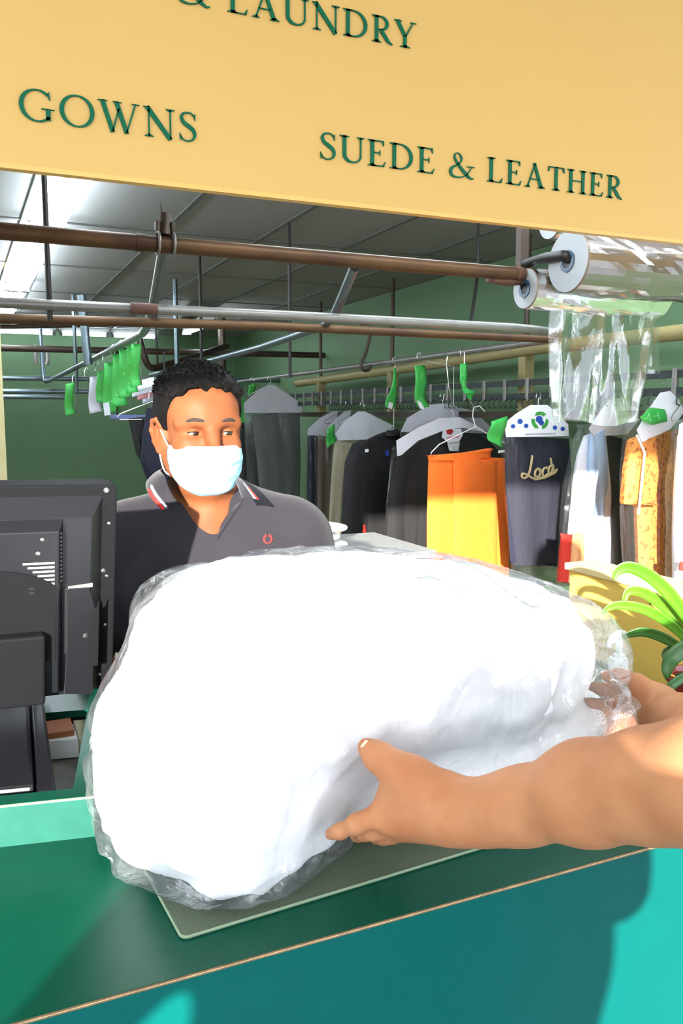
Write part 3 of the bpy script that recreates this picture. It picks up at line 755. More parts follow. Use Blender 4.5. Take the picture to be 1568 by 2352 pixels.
class Head:
    def __init__(s, C, f, u, sc=1.0):
        s.C = np.array(C, dtype=np.float64); s.f = nv(f); s.l = nv(np.cross(nv(u), s.f)); s.u = np.cross(s.f, s.l); s.s = sc
    def p(s, a, b, c): return s.C + (s.f * a + s.l * b + s.u * c) * s.s
    @property
    def R(s): return np.stack([s.f, s.l, s.u], 1)
    def sculpt(s, S):
        k = s.s; R = s.R
        S.ell(s.p(-.012, 0, .038), V3(.098, .076, .079) * k, R, k=0)
        S.ell(s.p(.030, 0, -.045), V3(.064, .063, .080) * k, R, k=.03 * k)
        S.ell(s.p(.042, 0, .034), V3(.052, .060, .050) * k, R, k=.03 * k)                  # forehead
        S.ell(s.p(.070, 0, -.104), V3(.026, .030, .022) * k, R, k=.03 * k)                 # chin
        for sg_ in (-1, 1):
            S.ell(s.p(.060, sg_ * .040, -.030), V3(.028, .026, .026) * k, R, k=.02 * k)     # cheek
            S.cone(s.p(-.01, sg_ * .058, -.045), s.p(.05, sg_ * .036, -.100), .016 * k, .016 * k, k=.03 * k)  # jaw
            S.cone(s.p(.086, sg_ * .014, .020), s.p(.066, sg_ * .055, .014), .0105 * k, .009 * k, k=.016 * k)   # brow ridge
            S.ell(s.p(.094, sg_ * .033, -.002), V3(.015, .017, .0095) * k, R, k=.010 * k, sub=True)      # socket
            S.ell(s.p(.068, sg_ * .0325, -.002), V3(.0125, .016, .0120) * k, R, k=.004 * k)  # soft tissue round the eye
            S.cone(s.p(.082, sg_ * .020, -.019), s.p(.074, sg_ * .046, -.017), .0045 * k, .004 * k, k=.010 * k)   # bag under the eye
            # ear
            e = s.p(-.004, sg_ * .076, -.014)
            S.ell(e, V3(.018, .0065, .030) * k, R @ rotxyz(0, math.radians(-10), math.radians(-sg_ * 24)), k=.006 * k)
            hel = [s.p(.004, sg_ * .077, .006), s.p(-.006, sg_ * .083, .018), s.p(-.020, sg_ * .088, .014), s.p(-.026, sg_ * .089, -.004), s.p(-.018, sg_ * .085, -.026), s.p(-.004, sg_ * .079, -.044)]
            S.chain(hel, [.0045 * k] * 5 + [.006 * k], k=.004 * k)
            S.ell(s.p(.000, sg_ * .084, -.010), V3(.007, .006, .013) * k, R, k=.004 * k, sub=True)
        S.chain([s.p(.088, 0, .014), s.p(.098, 0, -.010), s.p(.112, 0, -.032)], [.0085 * k, .0095 * k, .0125 * k], k=.014 * k)
        for sg_ in (-1, 1): S.ell(s.p(.096, sg_ * .014, -.036), V3(.011, .009, .009) * k, R, k=.008 * k)

def hand(S, wr, fw, side, nrm, curl=(20, 30, 20), sc=1.0, spread=6, thumb=(40, 20), k=.006):
    """wr wrist, fw along the palm, side towards the thumb, nrm the way the palm faces"""
    wr = np.array(wr); fw = nv(fw); nrm = nv(np.array(nrm) - fw * np.dot(nrm, fw)); sd_ = np.cross(nrm, fw); sd_ = sd_ if np.dot(sd_, side) > 0 else -sd_
    L = .083 * sc
    for i, (o, ln) in enumerate(((.028, .92), (.010, 1.0), (-.009, .96), (-.027, .86))):
        mcp = wr + fw * L * ln + sd_ * o * sc
        S.cone(wr + sd_ * o * .6 * sc + fw * .01, mcp, .016 * sc, .0125 * sc, k=.016)
        a = math.radians(spread * (1.2 - i) ); d = nv(fw * math.cos(a) + sd_ * math.sin(a)); p = mcp; t = 0
        for (seg, r0, r1), c in zip(((.044, .0098, .0088), (.027, .0088, .008), (.021, .008, .0066)), curl):
            t += math.radians(c); dd = d * math.cos(t) + nrm * math.sin(t); q = p + dd * seg * sc * (1.0, 1.08, 1.0, .8)[i]
            S.cone(p, q, r0 * sc, r1 * sc, k=k if p is not mcp else .008); p = q
    b = wr + fw * .022 * sc + sd_ * .022 * sc; t = math.radians(thumb[0])
    d = nv(fw * math.cos(t) + sd_ * math.sin(t) + nrm * .25); m_ = b + d * .042 * sc; t2 = math.radians(thumb[1]); d2 = nv(d * math.cos(t2) + fw * math.sin(t2))
    n_ = m_ + d2 * .032 * sc; S.chain([b, m_, n_, n_ + nv(d2 + fw * .2) * .024 * sc], [.017 * sc, .0125 * sc, .0105 * sc, .0085 * sc], k=.010)

# ================================================================== the man behind the counter
HC = np.array(at(457, 984, d=1.72))
hd = Head(HC, (0.02, -1.0, -0.06), (0.0, -0.06, 1.0), 1.05)
TC = np.array(at(487, 1200, d=1.76)); TC[2] = 0
bf = nv((-.20, -1, 0)); bl = np.array([-bf[1], bf[0], 0.0]) * 1.0          # bl = his left (picture right)
def tb(a, b, z): return TC + bf * a + bl * b + V3(0, 0, z)
def torso(S, e, arms=True, sleeve=1.0, k=.05):
    RB = np.stack([bf, bl, V3(0, 0, 1)], 1)
    S.ell(tb(.00, 0, 1.215), V3(.120 + e, .185 + e, .205 + e), RB, k=0)
    S.ell(tb(.045, .075, 1.24), V3(.085 + e, .10 + e, .10 + e), RB, k=.04); S.ell(tb(.045, -.075, 1.24), V3(.085 + e, .10 + e, .10 + e), RB, k=.04)
    S.ell(tb(.035, 0, 1.02), V3(.130 + e, .172 + e, .19 + e), RB, k=.08)
    S.cone(tb(-.02, -.165, 1.340), tb(-.02, .165, 1.340), .062 + e, .062 + e, k=.05)
    S.cone(tb(-.03, 0, 1.40), tb(-.02, .15, 1.352), .060 + e, .05 + e, k=.05); S.cone(tb(-.03, 0, 1.40), tb(-.02, -.15, 1.352), .060 + e, .05 + e, k=.05)
    for sgn in (-1, 1):
        sh = tb(-.015, sgn * .190, 1.325); el = tb(.03, sgn * .262, 1.075)
        S.cone(sh, sh + (el - sh) * sleeve, .058 + e * 1.3, (.050 if sleeve < 1 else .042) + e * 1.3, k=.035)
man = thing('person', 'man in a navy polo shirt and pale blue face mask standing behind the counter', 'person', (TC[0], TC[1], 0))
def reb(o, root): o.data.transform(Matrix.Translation(-Vector(root.location))); o.parent = root; return o
S = SDF((TC[0] - .40, TC[1] - .44, .82), (TC[0] + .40, TC[1] + .22, 1.80), .0034)
torso(S, 0.0)
nb = tb(-.03, -.005, 1.36)
S.cone(nb, hd.p(-.022, 0, -.06), .067, .064, k=.035)
S.cone(tb(.05, .0, 1.33), hd.p(.02, 0, -.10), .045, .04, k=.04)
hd.sculpt(S)
for sgn in (-1, 1):
    el = tb(.03, sgn * .262, 1.075); wr = tb(.21, sgn * .19, 1.11)
    S.cone(el, wr, .044, .030, k=.02); hand(S, wr, bf * .8 - bl * sgn * .4 + V3(0, 0, .1), V3(0, 0, 1), -bl * sgn + bf * .2, (15, 25, 15))
body = S.build('body', m_skin, None, 1); reb(body, man)
# eyes
for sg_ in (-1, 1):
    c = hd.p(.0720, sg_ * .0325, -.0030); r = .0128 * hd.s
    mb = MB(); mb.lathe([(max(r * math.sin(math.radians(a)), 1e-5), r * math.cos(math.radians(a))) for a in range(0, 181, 12)], 20, Matrix.Translation(c))
    e = reb(mb.build('eyeball', m_eye), man)
    g = nv(hd.f + hd.l * .30 - hd.u * .22); q = Vector(g).to_track_quat('Z', 'Y').to_matrix().to_4x4(); q.translation = Vector(c)
    mb = MB(); mb.lathe([(max(.0064 * math.sin(math.radians(a)) * hd.s, 1e-5), r * 1.0 - .0012 + .0018 * math.cos(math.radians(a))) for a in range(0, 100, 12)], 18, q)
    ir = mb.build('iris', m_iris); ir.data.transform(Matrix.Translation(-Vector(man.location))); ir.parent = e
    # lids: two spherical shells that leave a narrow almond opening
    def lid(e_mid, e_cor, e_far, name, r2):
        def fn(u, v):
            az = math.radians(-82 + 164 * u)
            el_ = math.radians(e_far) * v + math.radians(e_cor + (e_mid - e_cor) * max(0, math.cos(az)) ** .7) * (1 - v)
            dd = hd.f * math.cos(el_) * math.cos(az) + hd.l * math.cos(el_) * math.sin(az) + hd.u * math.sin(el_)
            return Vector(c + dd * r2 * hd.s)
        return reb(MB().grid(18, 8, fn).build(name, m_skin, None, solid=.0012, autosmooth=False), man), fn
    lu, fu = lid(13, -8, 96, 'upper_eyelid', .0139)
    ll, fl_ = lid(-17, -12, -96, 'lower_eyelid', .0137)
    reb(MB().tube([fu(i / 16, 0.0) + Vector(hd.f) * .0004 for i in range(17)], [.0003 + .0007 * math.sin(math.pi * i / 16) for i in range(17)], 6).build('lashes', m_hair), man)
    # eyebrow
    pts = catmull([hd.p(.0975, sg_ * .011, .0185), hd.p(.0960, sg_ * .024, .0225), hd.p(.0880, sg_ * .040, .0225), hd.p(.0715, sg_ * .055, .0125)], 6)
    mb = MB(); n_ = len(pts)
    mb.tube(pts, [(.0012 + .0024 * math.sin(math.pi * (.12 + .85 * i / n_))) * hd.s for i in range(n_)], 8)
    reb(mb.build('eyebrow', m_brow), man)
# hair: short cap with tufts
S = SDF(hd.p(0, 0, .05) - .17, hd.p(0, 0, .05) + .17, .0035)
S.ell(hd.p(-.012, 0, .046), V3(.101, .082, .077) * hd.s, hd.R, k=0, p=2.4)
S.ell(hd.p(-.030, 0, .020), V3(.082, .0795, .066) * hd.s, hd.R, k=.02)
rnd = random.Random(3)
for i in range(520):
    th = rnd.uniform(-1.0, 1.0) * math.pi; ph = rnd.uniform(0.0, 1.35)
    dvec = nv(hd.f * math.sin(ph) * math.cos(th) + hd.l * math.sin(ph) * math.sin(th) + hd.u * math.cos(ph))
    dl = V3(dvec @ hd.f / .114, dvec @ hd.l / .093, dvec @ hd.u / .086); t = 1 / np.linalg.norm(dl) * hd.s
    b0 = hd.p(-.012, 0, .046) + dvec * t * .94; lean = nv(dvec * .8 + hd.f * rnd.uniform(.1, .6) + hd.l * rnd.uniform(-.25, .25) + hd.u * .35)
    S.cone(b0, b0 + lean * rnd.uniform(.005, .012), .0045, .0014, k=.004)
X0 = hd.C
def cut(Xg, Yg, Zg):
    a = ((Xg - X0[0]) * hd.f[0] + (Yg - X0[1]) * hd.f[1] + (Zg - X0[2]) * hd.f[2]) / hd.s
    b = ((Xg - X0[0]) * hd.l[0] + (Yg - X0[1]) * hd.l[1] + (Zg - X0[2]) * hd.l[2]) / hd.s
    c = ((Xg - X0[0]) * hd.u[0] + (Yg - X0[1]) * hd.u[1] + (Zg - X0[2]) * hd.u[2]) / hd.s
    # hairline height as a function of how far forward we are; sideburn drops in front of the ear
    line = np.where(a > .075, .080, np.where(a > .048, .080 - (.075 - a) * .9, np.where(a > .018, .055 - (.048 - a) * 1.9, np.where(a > -.01, -.004 + 0 * a, -.005 + (a + .01) * .75))))
    wob = .004 * np.sin(b * 160) + .003 * np.sin(b * 310 + 1)
    return (line + wob - c) * .8 * hd.s
S.field(cut, lambda v, d: np.maximum(v, d))
reb(S.build('hair', m_hair, None, 0), man)
# shirt
S = SDF((TC[0] - .42, TC[1] - .24, .80), (TC[0] + .42, TC[1] + .22, 1.52), .005)
torso(S, .012, sleeve=.62)
nx, ny, nz_ = nb
S.cone(tb(-.03, -.005, 1.36), hd.p(-.02, 0, -.05), .078, .085, k=.01, sub=True)
apex, vl, vr = [np.array(at(*q, d=1.60)) for q in ((503, 1214), (392, 1125), (560, 1112))]
def lat(p): return float((p - TC) @ bl), float(p[2])
def vcut(Xg, Yg, Zg):
    b = (Xg - TC[0]) * bl[0] + (Yg - TC[1]) * bl[1]; a = (Xg - TC[0]) * bf[0] + (Yg - TC[1]) * bf[1]
    (bx, bz), (lx, lz), (rx, rz) = lat(apex), lat(vl), lat(vr)
    def half(x0, z0, x1, z1): n_ = math.hypot(x1 - x0, z1 - z0); return ((b - x0) * (z1 - z0) - (Zg - z0) * (x1 - x0)) / n_
    d = np.maximum(half(rx, rz, bx, bz) * 1.0, half(bx, bz, lx, lz)); return np.maximum(d, .03 - a)
def vop(v, d):
    return np.maximum(v, -d)
sgn_chk = vcut(np.array([[[ (apex + V3(0, 0, .03))[0] ]]]), np.array([[[ (apex + V3(0, 0, .03))[1] ]]]), np.array([[[ (apex + V3(0, 0, .03))[2] ]]]))
if sgn_chk.ravel()[0] > 0:
    _v = vcut
    def vcut(Xg, Yg, Zg):
        b = (Xg - TC[0]) * bl[0] + (Yg - TC[1]) * bl[1]; a = (Xg - TC[0]) * bf[0] + (Yg - TC[1]) * bf[1]
        (bx, bz), (lx, lz), (rx, rz) = lat(apex), lat(vl), lat(vr)
        def half(x0, z0, x1, z1): n_ = math.hypot(x1 - x0, z1 - z0); return -((b - x0) * (z1 - z0) - (Zg - z0) * (x1 - x0)) / n_
        d = np.maximum(half(rx, rz, bx, bz), half(bx, bz, lx, lz)); return np.maximum(d, .03 - a)
S.field(vcut, vop)
shirt = S.build('polo_shirt', m_navy, None, 2, fold_disp(.004, 7.0, 5.5, (1, 1, 1.0), .003) if False else None); reb(shirt, man)
def onshirt(px, py, lift=.0015):
    """point of the shirt front seen at a picture position (ray against the built shirt)"""
    d = (Vector(at(px, py, d=1.0)) - EYE).normalized(); inv = Vector(man.location)
    hit, co_, no_, _i = shirt.ray_cast(EYE - inv, d)
    return (co_ + inv + no_ * lift, no_) if hit else (Vector(at(px, py, d=1.6)), Vector((0, -1, 0)))
# collar: two flaps and a band at the nape, each a grid between fold line and falling edge
def pathpts(L, lift):
    """collar edge: points are taken off the shirt surface where it is seen, else at the given distance"""
    out = []
    for px, py, d in L:
        p, nn = onshirt(px, py, 0.0); dd = (p - EYE).dot(FW); q = at(px, py, d=d)
        if 1.5 < dd < 1.95 and abs(dd - d) < .05: q = at(px, py, d=min(dd, d + .03) - lift)
        out.append(q)
    return catmull(out, 5)
colL_in = [(406, 1152, 1.600), (388, 1124, 1.615), (376, 1092, 1.645), (370, 1080, 1.70), (392, 1070, 1.79)]
colL_out = [(373, 1172, 1.600), (347, 1142, 1.625), (336, 1116, 1.665), (345, 1098, 1.74), (380, 1085, 1.83)]
colR_in = [(556, 1146, 1.590), (551, 1130, 1.615), (544, 1112, 1.655), (536, 1099, 1.70), (510, 1080, 1.80)]
colR_out = [(595, 1148, 1.585), (578, 1127, 1.600), (560, 1107, 1.640), (546, 1096, 1.72), (515, 1086, 1.82)]
def flap(i_, o_, f0=0.0, f1=1.0, up=0.0, nv_=6):
    a = pathpts(i_, .010); b = pathpts(o_, .009); n_ = len(a) - 1
    def fn(u, v):
        k = min(int(u * n_ + 1e-6), n_); f = f0 + (f1 - f0) * v; p = a[k].lerp(b[k], f); t = (EYE - p).normalized()
        return p + (t * .007 + Vector((0, 0, .003))) * math.sin(math.pi * f) + t * up
    return MB().grid(n_, nv_, fn)
for i_, o_ in ((colL_in, colL_out), (colR_in, colR_out)):
    cl = reb(flap(i_, o_).build('collar', m_navy, None, solid=.003), man)
    for nm, mt_, f0, f1 in (('red_stripe', m_red, 1.0, .85), ('white_stripe', m_wht, .81, .68)):
        s_ = flap(i_, o_, f0, f1, .0026, 2).build(nm, mt_, None, solid=.0012); s_.data.transform(Matrix.Translation(-Vector(man.location))); s_.parent = cl
bandp = [at(*q[:2], d=q[2]) for q in ((392, 1068, 1.79), (430, 1060, 1.85), (470, 1060, 1.86), (505, 1074, 1.78))]
reb(MB().tube(catmull(bandp, 6), .012, 8).build('collar_band', m_navy), man)
# placket, button, wreath emblem
def strip_on(pts, wpx, lift): 
    L_ = []; R_ = []
    for (x, y) in pts: L_.append(onshirt(x - wpx, y, lift)[0]); R_.append(onshirt(x + wpx, y, lift)[0])
    return L_, R_
pl = [onshirt(x, y, .003)[0] for x, y in ((556, 1150), (540, 1178), (520, 1207), (500, 1238))]
pr = [onshirt(x, y, .003)[0] for x, y in ((530, 1168), (518, 1188), (507, 1206), (497, 1240))]
mb = MB(); n_ = len(pl); mb.add(pl + pr, [(i, i + 1, n_ + i + 1, n_ + i) for i in range(n_ - 1)])
reb(mb.build('placket', m_navy, None, solid=.002), man)
c, nn = onshirt(468, 1193, .002); q = nn.to_track_quat('Z', 'Y').to_matrix().to_4x4(); q.translation = c
reb(MB().lathe([(.0062, -.001), (.0062, .0012), (.005, .002), (.0042, .0012), (.0001, .0012)], 20, q).build('button', M('button_pearl', (196, 204, 214), 0.2, var=0.1, scale=200)), man)
mb = MB()
for sg_ in (-1, 1):
    for i in range(5):
        a = math.radians(-70 + i * 34); x_ = 614 + sg_ * 8.5 * math.cos(a * .9) ; y_ = 1239 - 9.5 * math.sin(a * .9)
        c, nn = onshirt(x_, y_, .0012); dr = (RT * (sg_ * math.sin(-a) * .6 + sg_ * .5) + Vector((0, 0, 1)) * .8).normalized()
        mb.tube([c - dr * .0042, c, c + dr * .0042], [.0004, .0019, .0004], 6)
reb(mb.build('chest_emblem', m_red), man)
# face mask with ear loops
prof = [(0.0, .1095, .0690, -.0280), (.12, .1230, .0715, -.036), (.30, .1290, .0730, -.052), (.52, .1250, .0725, -.072), (.74, .1170, .0690, -.096), (.88, .1050, .0610, -.116), (1.0, .0800, .0480, -.1270)]
def pf(v):
    for i in range(len(prof) - 1):
        if v <= prof[i + 1][0] + 1e-9:
            t = (v - prof[i][0]) / (prof[i + 1][0] - prof[i][0]); t = t
            return [prof[i][k] * (1 - t) + prof[i + 1][k] * t for k in (1, 2, 3)]
    return prof[-1][1:]
def maskp(u, v, off=0.0):
    a, b, c = pf(v); ph = (u * 2 - 1) * math.radians(84)
    f0 = .018 + .010 * v
    ridge = math.exp(-((u - .5) / .13) ** 2) * (.015 * math.exp(-((v - .08) / .30) ** 2))
    ff = f0 + (a - .004 - f0) * math.cos(ph) ** .85 + ridge
    cz_ = c + (.004 - .010 * abs(u - .5)) * (1 - v) + .026 * v * (abs(u * 2 - 1) ** 2.2)
    pleat = .0022 * max(0, math.sin(v * math.pi * 7.0)) * (1 if .12 < v < .85 else .2) + .0015 * math.sin(u * 23 + v * 9) * math.sin(v * 17 + u * 5)
    return Vector(hd.p(ff + pleat + off, b * math.sin(ph), cz_))
mk = reb(MB().grid(44, 40, maskp).build('face_mask', m_mask, None, solid=.0014, autosmooth=False), man)
mb = MB(); mb.grid(44, 2, lambda u, v: maskp(u, v * .045, .0012)); o = mb.build('nose_band', m_maskw, None, solid=.001); o.data.transform(Matrix.Translation(-Vector(man.location))); o.parent = mk
for sg_, u_ in ((-1, 0.0), (1, 1.0)):
    for v_, tgt in ((.03, (-.004, sg_ * .079, .006)), (.93, (-.006, sg_ * .079, -.042))):
        p0_ = maskp(u_, v_); p1_ = Vector(hd.p(*tgt)); md_ = Vector(hd.p(.016, sg_ * .0735, (tgt[2] + -.03 - .09 * v_) / 2 - .002))
        o = MB().tube(catmull([p0_, md_, p1_], 6), .0016, 6).build('ear_loop', m_maskw); o.data.transform(Matrix.Translation(-Vector(man.location))); o.parent = mk
# trousers and shoes (below the counter)
S = SDF((TC[0] - .28, TC[1] - .26, .0), (TC[0] + .28, TC[1] + .26, 1.0), .01)
for sgn in (-1, 1): S.chain([tb(.0, sgn * .09, .90), tb(.01, sgn * .11, .50), tb(-.02, sgn * .12, .09)], [.12, .085, .07], k=.03)
S.ell(tb(.02, 0, .90), V3(.17, .19, .12), np.stack([bl, bf, V3(0, 0, 1)], 1) if False else None, k=.05)
reb(S.build('trousers', m_denim, None, 2), man)
for sgn in (-1, 1):
    S = SDF(tb(.06, sgn * .12, .0) - V3(.2, .2, .005), tb(.06, sgn * .12, .0) + V3(.2, .2, .14), .008)
    S.cone(tb(-.03, sgn * .12, .045), tb(.16, sgn * .13, .035), .042, .034, k=.01); S.cone(tb(-.02, sgn * .12, .05), tb(-.02, sgn * .12, .09), .042, .038, k=.02)
    reb(S.build('shoe', m_shoe, None, 2), man)

# ================================================================== the customer: both bare arms hold the bag, body to the right of the frame
def A3(px, py, d): return np.array(at(px, py, d=d))
cus = thing('person', 'bare-armed customer reaching in from the right with both hands on the bagged comforter', 'person', (.80, 0.12, 0))
shL = V3(.64, .20, 1.36); shR = V3(1.00, .09, 1.38); HCc = V3(.81, .14, 1.57); TQ = V3(.81, .11, 0)
S = SDF((.26, -.06, .98), (1.22, 1.16, 1.82), .0042)
# near arm (left)
fa = [(1046, 1864, .880, .0305), (1110, 1866, .858, .0300), (1200, 1851, .825, .0345), (1350, 1820, .765, .0450), (1500, 1803, .705, .0455), (1665, 1792, .640, .0450)]
P_ = [A3(x, y, d) for x, y, d, r in fa]; Rr = [r for *_, r in fa]
S.chain(P_, [r_ * .94 for r_ in Rr], k=.03)
S.cone(P_[-1], shL, .050, .062, k=.04)
W_ = P_[0]
# palm and knuckles
kn = {'i': A3(893, 1862, .905), 'm': A3(878, 1896, .930), 'r': A3(902, 1906, .955), 'p': A3(948, 1905, .970)}
S.cone(W_, kn['i'], .028, .0165, k=.02); S.cone(W_, kn['m'], .027, .0150, k=.02); S.cone(A3(1030, 1875, .90), kn['r'], .025, .014, k=.02); S.cone(A3(1030, 1880, .915), kn['p'], .022, .013, k=.02)
S.cone(A3(985, 1838, .892), A3(925, 1832, .90), .026, .022, k=.02)
# thumb
S.chain([A3(1010, 1825, .885), A3(945, 1785, .890), A3(903, 1761, .900), A3(868, 1738, .915), A3(842, 1717, .930)], [.026, .0215, .0160, .0150, .0112], k=.012)
S.ell(A3(871, 1741, .913), V3(.0155, .0155, .0155), None, k=.006)
S.cone(A3(930, 1800, .895), A3(905, 1822, .905), .018, .012, k=.02)
# index: knuckle, bend, tip
S.chain([kn['i'], A3(818, 1893, .903), A3(781, 1909, .918), A3(757, 1916, .932)], [.0150, .0098, .0086, .0068], k=.007)
S.ell(A3(820, 1892, .901), V3(.0112, .0112, .0112), None, k=.006)
# middle, ring, little: bend out of sight under the bag
for key, q1, q2, q3, r in (('m', (838, 1911, .940), (822, 1915, .975), (815, 1910, 1.0), .0100), ('r', (880, 1921, .965), (866, 1921, .995), (858, 1914, 1.015), .0096), ('p', (925, 1918, .985), (914, 1917, 1.005), (908, 1912, 1.02), .0082)):
    S.chain([kn[key], A3(*q1), A3(*q2), A3(*q3)], [r * 1.25, r, r * .92, r * .75], k=.006)
S.ell(A3(892, 1888, .905), V3(.0135, .0135, .0135), None, k=.010); S.ell(A3(852, 1908, .928), V3(.0118, .0118, .0118), None, k=.005); S.ell(A3(896, 1917, .955), V3(.0110, .0110, .0110), None, k=.005)
# far arm (right)
fr_ = [(1512, 1632, 1.285, .0345), (1560, 1652, 1.20, .0335), (1640, 1690, 1.05, .042), (1800, 1710, .90, .046)]
P2 = [A3(x, y, d) for x, y, d, r in fr_]
S.chain(P2, [r for *_, r in fr_], k=.02); S.cone(P2[-1], shR, .05, .062, k=.04)
w2 = P2[0]
kn2 = [A3(1428, 1590, 1.335), A3(1410, 1620, 1.34), A3(1408, 1652, 1.335), A3(1420, 1684, 1.325)]
for q in kn2: S.cone(w2, q, .028, .0150, k=.02)
S.chain([A3(1500, 1600, 1.29), A3(1458, 1572, 1.30), A3(1420, 1556, 1.31), A3(1392, 1552, 1.325)], [.022, .0165, .0125, .0095], k=.012)
for q, o_ in zip(kn2, ((-42, -5), (-48, 2), (-46, 8), (-38, 10))):
    a = np.array(q); X_ = 1432
    b_ = a + np.array(RT) * (o_[0] * 1.35 / F) + np.array(FW) * .012 - V3(0, 0, o_[1] * 1.35 / F); c_ = b_ + np.array(FW) * .020 - np.array(RT) * .012; 
    S.chain([a, b_, c_], [.0115, .0098, .0082], k=.006)
# torso, neck, head
S.ell(TQ + V3(0, 0, 1.18), (.18, .12, .19), rotz(math.radians(-17)), k=.03); S.cone(shL, shR, .066, .066, k=.05); S.cone(TQ + V3(0, 0, 1.34), TQ + V3(0, .02, 1.48), .060, .056, k=.03)
hc_ = Head(HCc, (-.25, .95, -.1), (0, 0, 1), .97); hc_.sculpt(S)
cb = S.build('body', m_skin2, None, 1); reb(cb, cus)
# thumb nail
mb = MB(); c = Vector(A3(845, 1716, .918)); dn = (EYE - c).normalized(); ax = (Vector(A3(830, 1704, .918)) - Vector(A3(868, 1735, .918))).normalized(); sdv = dn.cross(ax).normalized()
mb.grid(8, 6, lambda u, v: c + ax * ((v - .5) * .0125 + .001) + sdv * (u - .5) * .0105 * (1 - .25 * max(0, v - .6)) + dn * (.0022 - ((u - .5) * 2) ** 2 * .0024 - .0022 * v * v))
reb(mb.build('thumb_nail', m_nail, None, solid=.0008), cus)
S = SDF((.46, -.14, .74), (1.24, .5, 1.52), .01)
S.ell(TQ + V3(0, 0, 1.16), (.20, .135, .215), rotz(math.radians(-17)), k=0); S.ell(TQ + V3(0, 0, .95), (.19, .14, .17), None, k=.06); S.cone(shL, shR, .078, .078, k=.05)
for s_, e_ in ((shL, P_[-1]), (shR, P2[-1])): S.cone(s_, s_ + (e_ - s_) * .4, .074, .064, k=.03)
S.cone(TQ + V3(0, 0, 1.40), TQ + V3(0, .02, 1.7), .072, .072, k=.01, sub=True)
reb(S.build('shirt', m_tee, None, 2), cus)
S = SDF(hc_.p(0, 0, .05) - .16, hc_.p(0, 0, .05) + .16, .008)
S.ell(hc_.p(-.018, 0, .05), V3(.102, .084, .102), hc_.R, k=0)
def cutc(Xg, Yg, Zg):
    a = (Xg - HCc[0]) * hc_.f[0] + (Yg - HCc[1]) * hc_.f[1]; return (np.where(a > .03, .07, -.02) - (Zg - HCc[2]))
S.field(cutc, lambda v, d: np.maximum(v, d)); reb(S.build('hair', m_hair, None, 1), cus)
S = SDF((.50, -.14, .0), (1.14, .36, 1.0), .012)
for sgn in (-1, 1): S.chain([TQ + V3(sgn * .09, 0, .86), TQ + V3(sgn * .10, 0, .48), TQ + V3(sgn * .11, -.01, .09)], [.12, .085, .07], k=.03)
S.ell(TQ + V3(0, 0, .88), (.18, .13, .12), None, k=.04); reb(S.build('trousers', m_denim, None, 2), cus)
for sgn in (-1, 1):
    c = TQ + V3(sgn * .11, -.01, 0); S = SDF(c - V3(.16, .16, .005), c + V3(.16, .26, .14), .01)
    S.cone(c + V3(0, -.03, .045), c + V3(.02 * sgn, .15, .036), .042, .034, k=.01); S.cone(c + V3(0, -.02, .05), c + V3(0, -.02, .09), .042, .038, k=.02)
    reb(S.build('shoe', m_shoe, None, 2), cus)

# ================================================================== the photographer, whose shadow falls over the counter front
pho = thing('person', 'photographer in a grey shirt standing on the pavement before the counter with elbows out', 'person', (-.12, -.27, 0))
PQ = V3(-.155, -.28, 0)
S = SDF((-.62, -.52, .82), (.46, .06, 1.82), .008)
S.ell(PQ + V3(0, 0, 1.20), (.20, .12, .21), rotz(math.radians(-14)), k=0)
s1, s2 = V3(-.105, -.21, 1.185), V3(.265, -.30, 1.185); e1, e2 = V3(-.165, -.10, 1.165), V3(.31, -.13, 1.175); h1, h2 = V3(-.06, -.075, 1.545), V3(.065, -.095, 1.545)
s1, s2 = V3(-.33, -.25, 1.435), V3(.070, -.31, 1.435); e1 = V3(-.472, -.13, 1.225); e2 = V3(.205, -.14, 1.215)
S.cone(s1, s2, .06, .06, k=.05); S.cone(PQ + V3(.03, 0, 1.38), PQ + V3(.12, .06, 1.55), .056, .054, k=.03)
S.chain([s1, e1, h1], [.052, .040, .027], k=.02); S.chain([s2, e2, h2], [.052, .040, .027], k=.02)
hand(S, h1, (.3, .15, .9), (1, 0, 0), (.6, .3, -.3), (30, 40, 30), .85); hand(S, h2, (-.3, .1, .9), (-1, 0, 0), (-.6, .3, -.3), (30, 40, 30), .85)
hp_ = Head((-.01, -.20, 1.635), (.41, .91, -.05), (0, 0, 1), 1.0); hp_.sculpt(S)
reb(S.build('body', m_skin2, None, 1), pho)
S = SDF((-.62, -.52, .78), (.48, .06, 1.54), .01)
S.ell(PQ + V3(0, 0, 1.19), (.245, .14, .245), rotz(math.radians(-14)), k=0); S.ell(PQ + V3(0, 0, 1.0), (.240, .14, .18), None, k=.05); S.cone(s1, s2, .073, .073, k=.05)
for s_, e_ in ((s1, e1), (s2, e2)): S.cone(s_, s_ + (e_ - s_) * .9, .066, .050, k=.03)
S.cone(PQ + V3(.06, .03, 1.50), PQ + V3(.13, .06, 1.65), .070, .068, k=.01, sub=True)
reb(S.build('shirt', m_tee, None, 2), pho)
S = SDF(hp_.p(0, 0, .05) - .16, hp_.p(0, 0, .05) + .16, .008); S.ell(hp_.p(-.022, 0, .05), V3(.102, .084, .102), hp_.R, k=0)
def cutp(Xg, Yg, Zg):
    a = (Xg - hp_.C[0]) * hp_.f[0] + (Yg - hp_.C[1]) * hp_.f[1]; return (np.where(a > .03, .07, -.02) - (Zg - hp_.C[2]))
S.field(cutp, lambda v, d: np.maximum(v, d)); reb(S.build('hair', m_hair, None, 1), pho)
S = SDF((-.50, -.54, .0), (.26, -.04, 1.05), .012)
for sgn in (-1, 1): S.chain([PQ + V3(sgn * .10, 0, .88), PQ + V3(sgn * .11, 0, .48), PQ + V3(sgn * .11, -.01, .09)], [.112, .085, .07], k=.03)
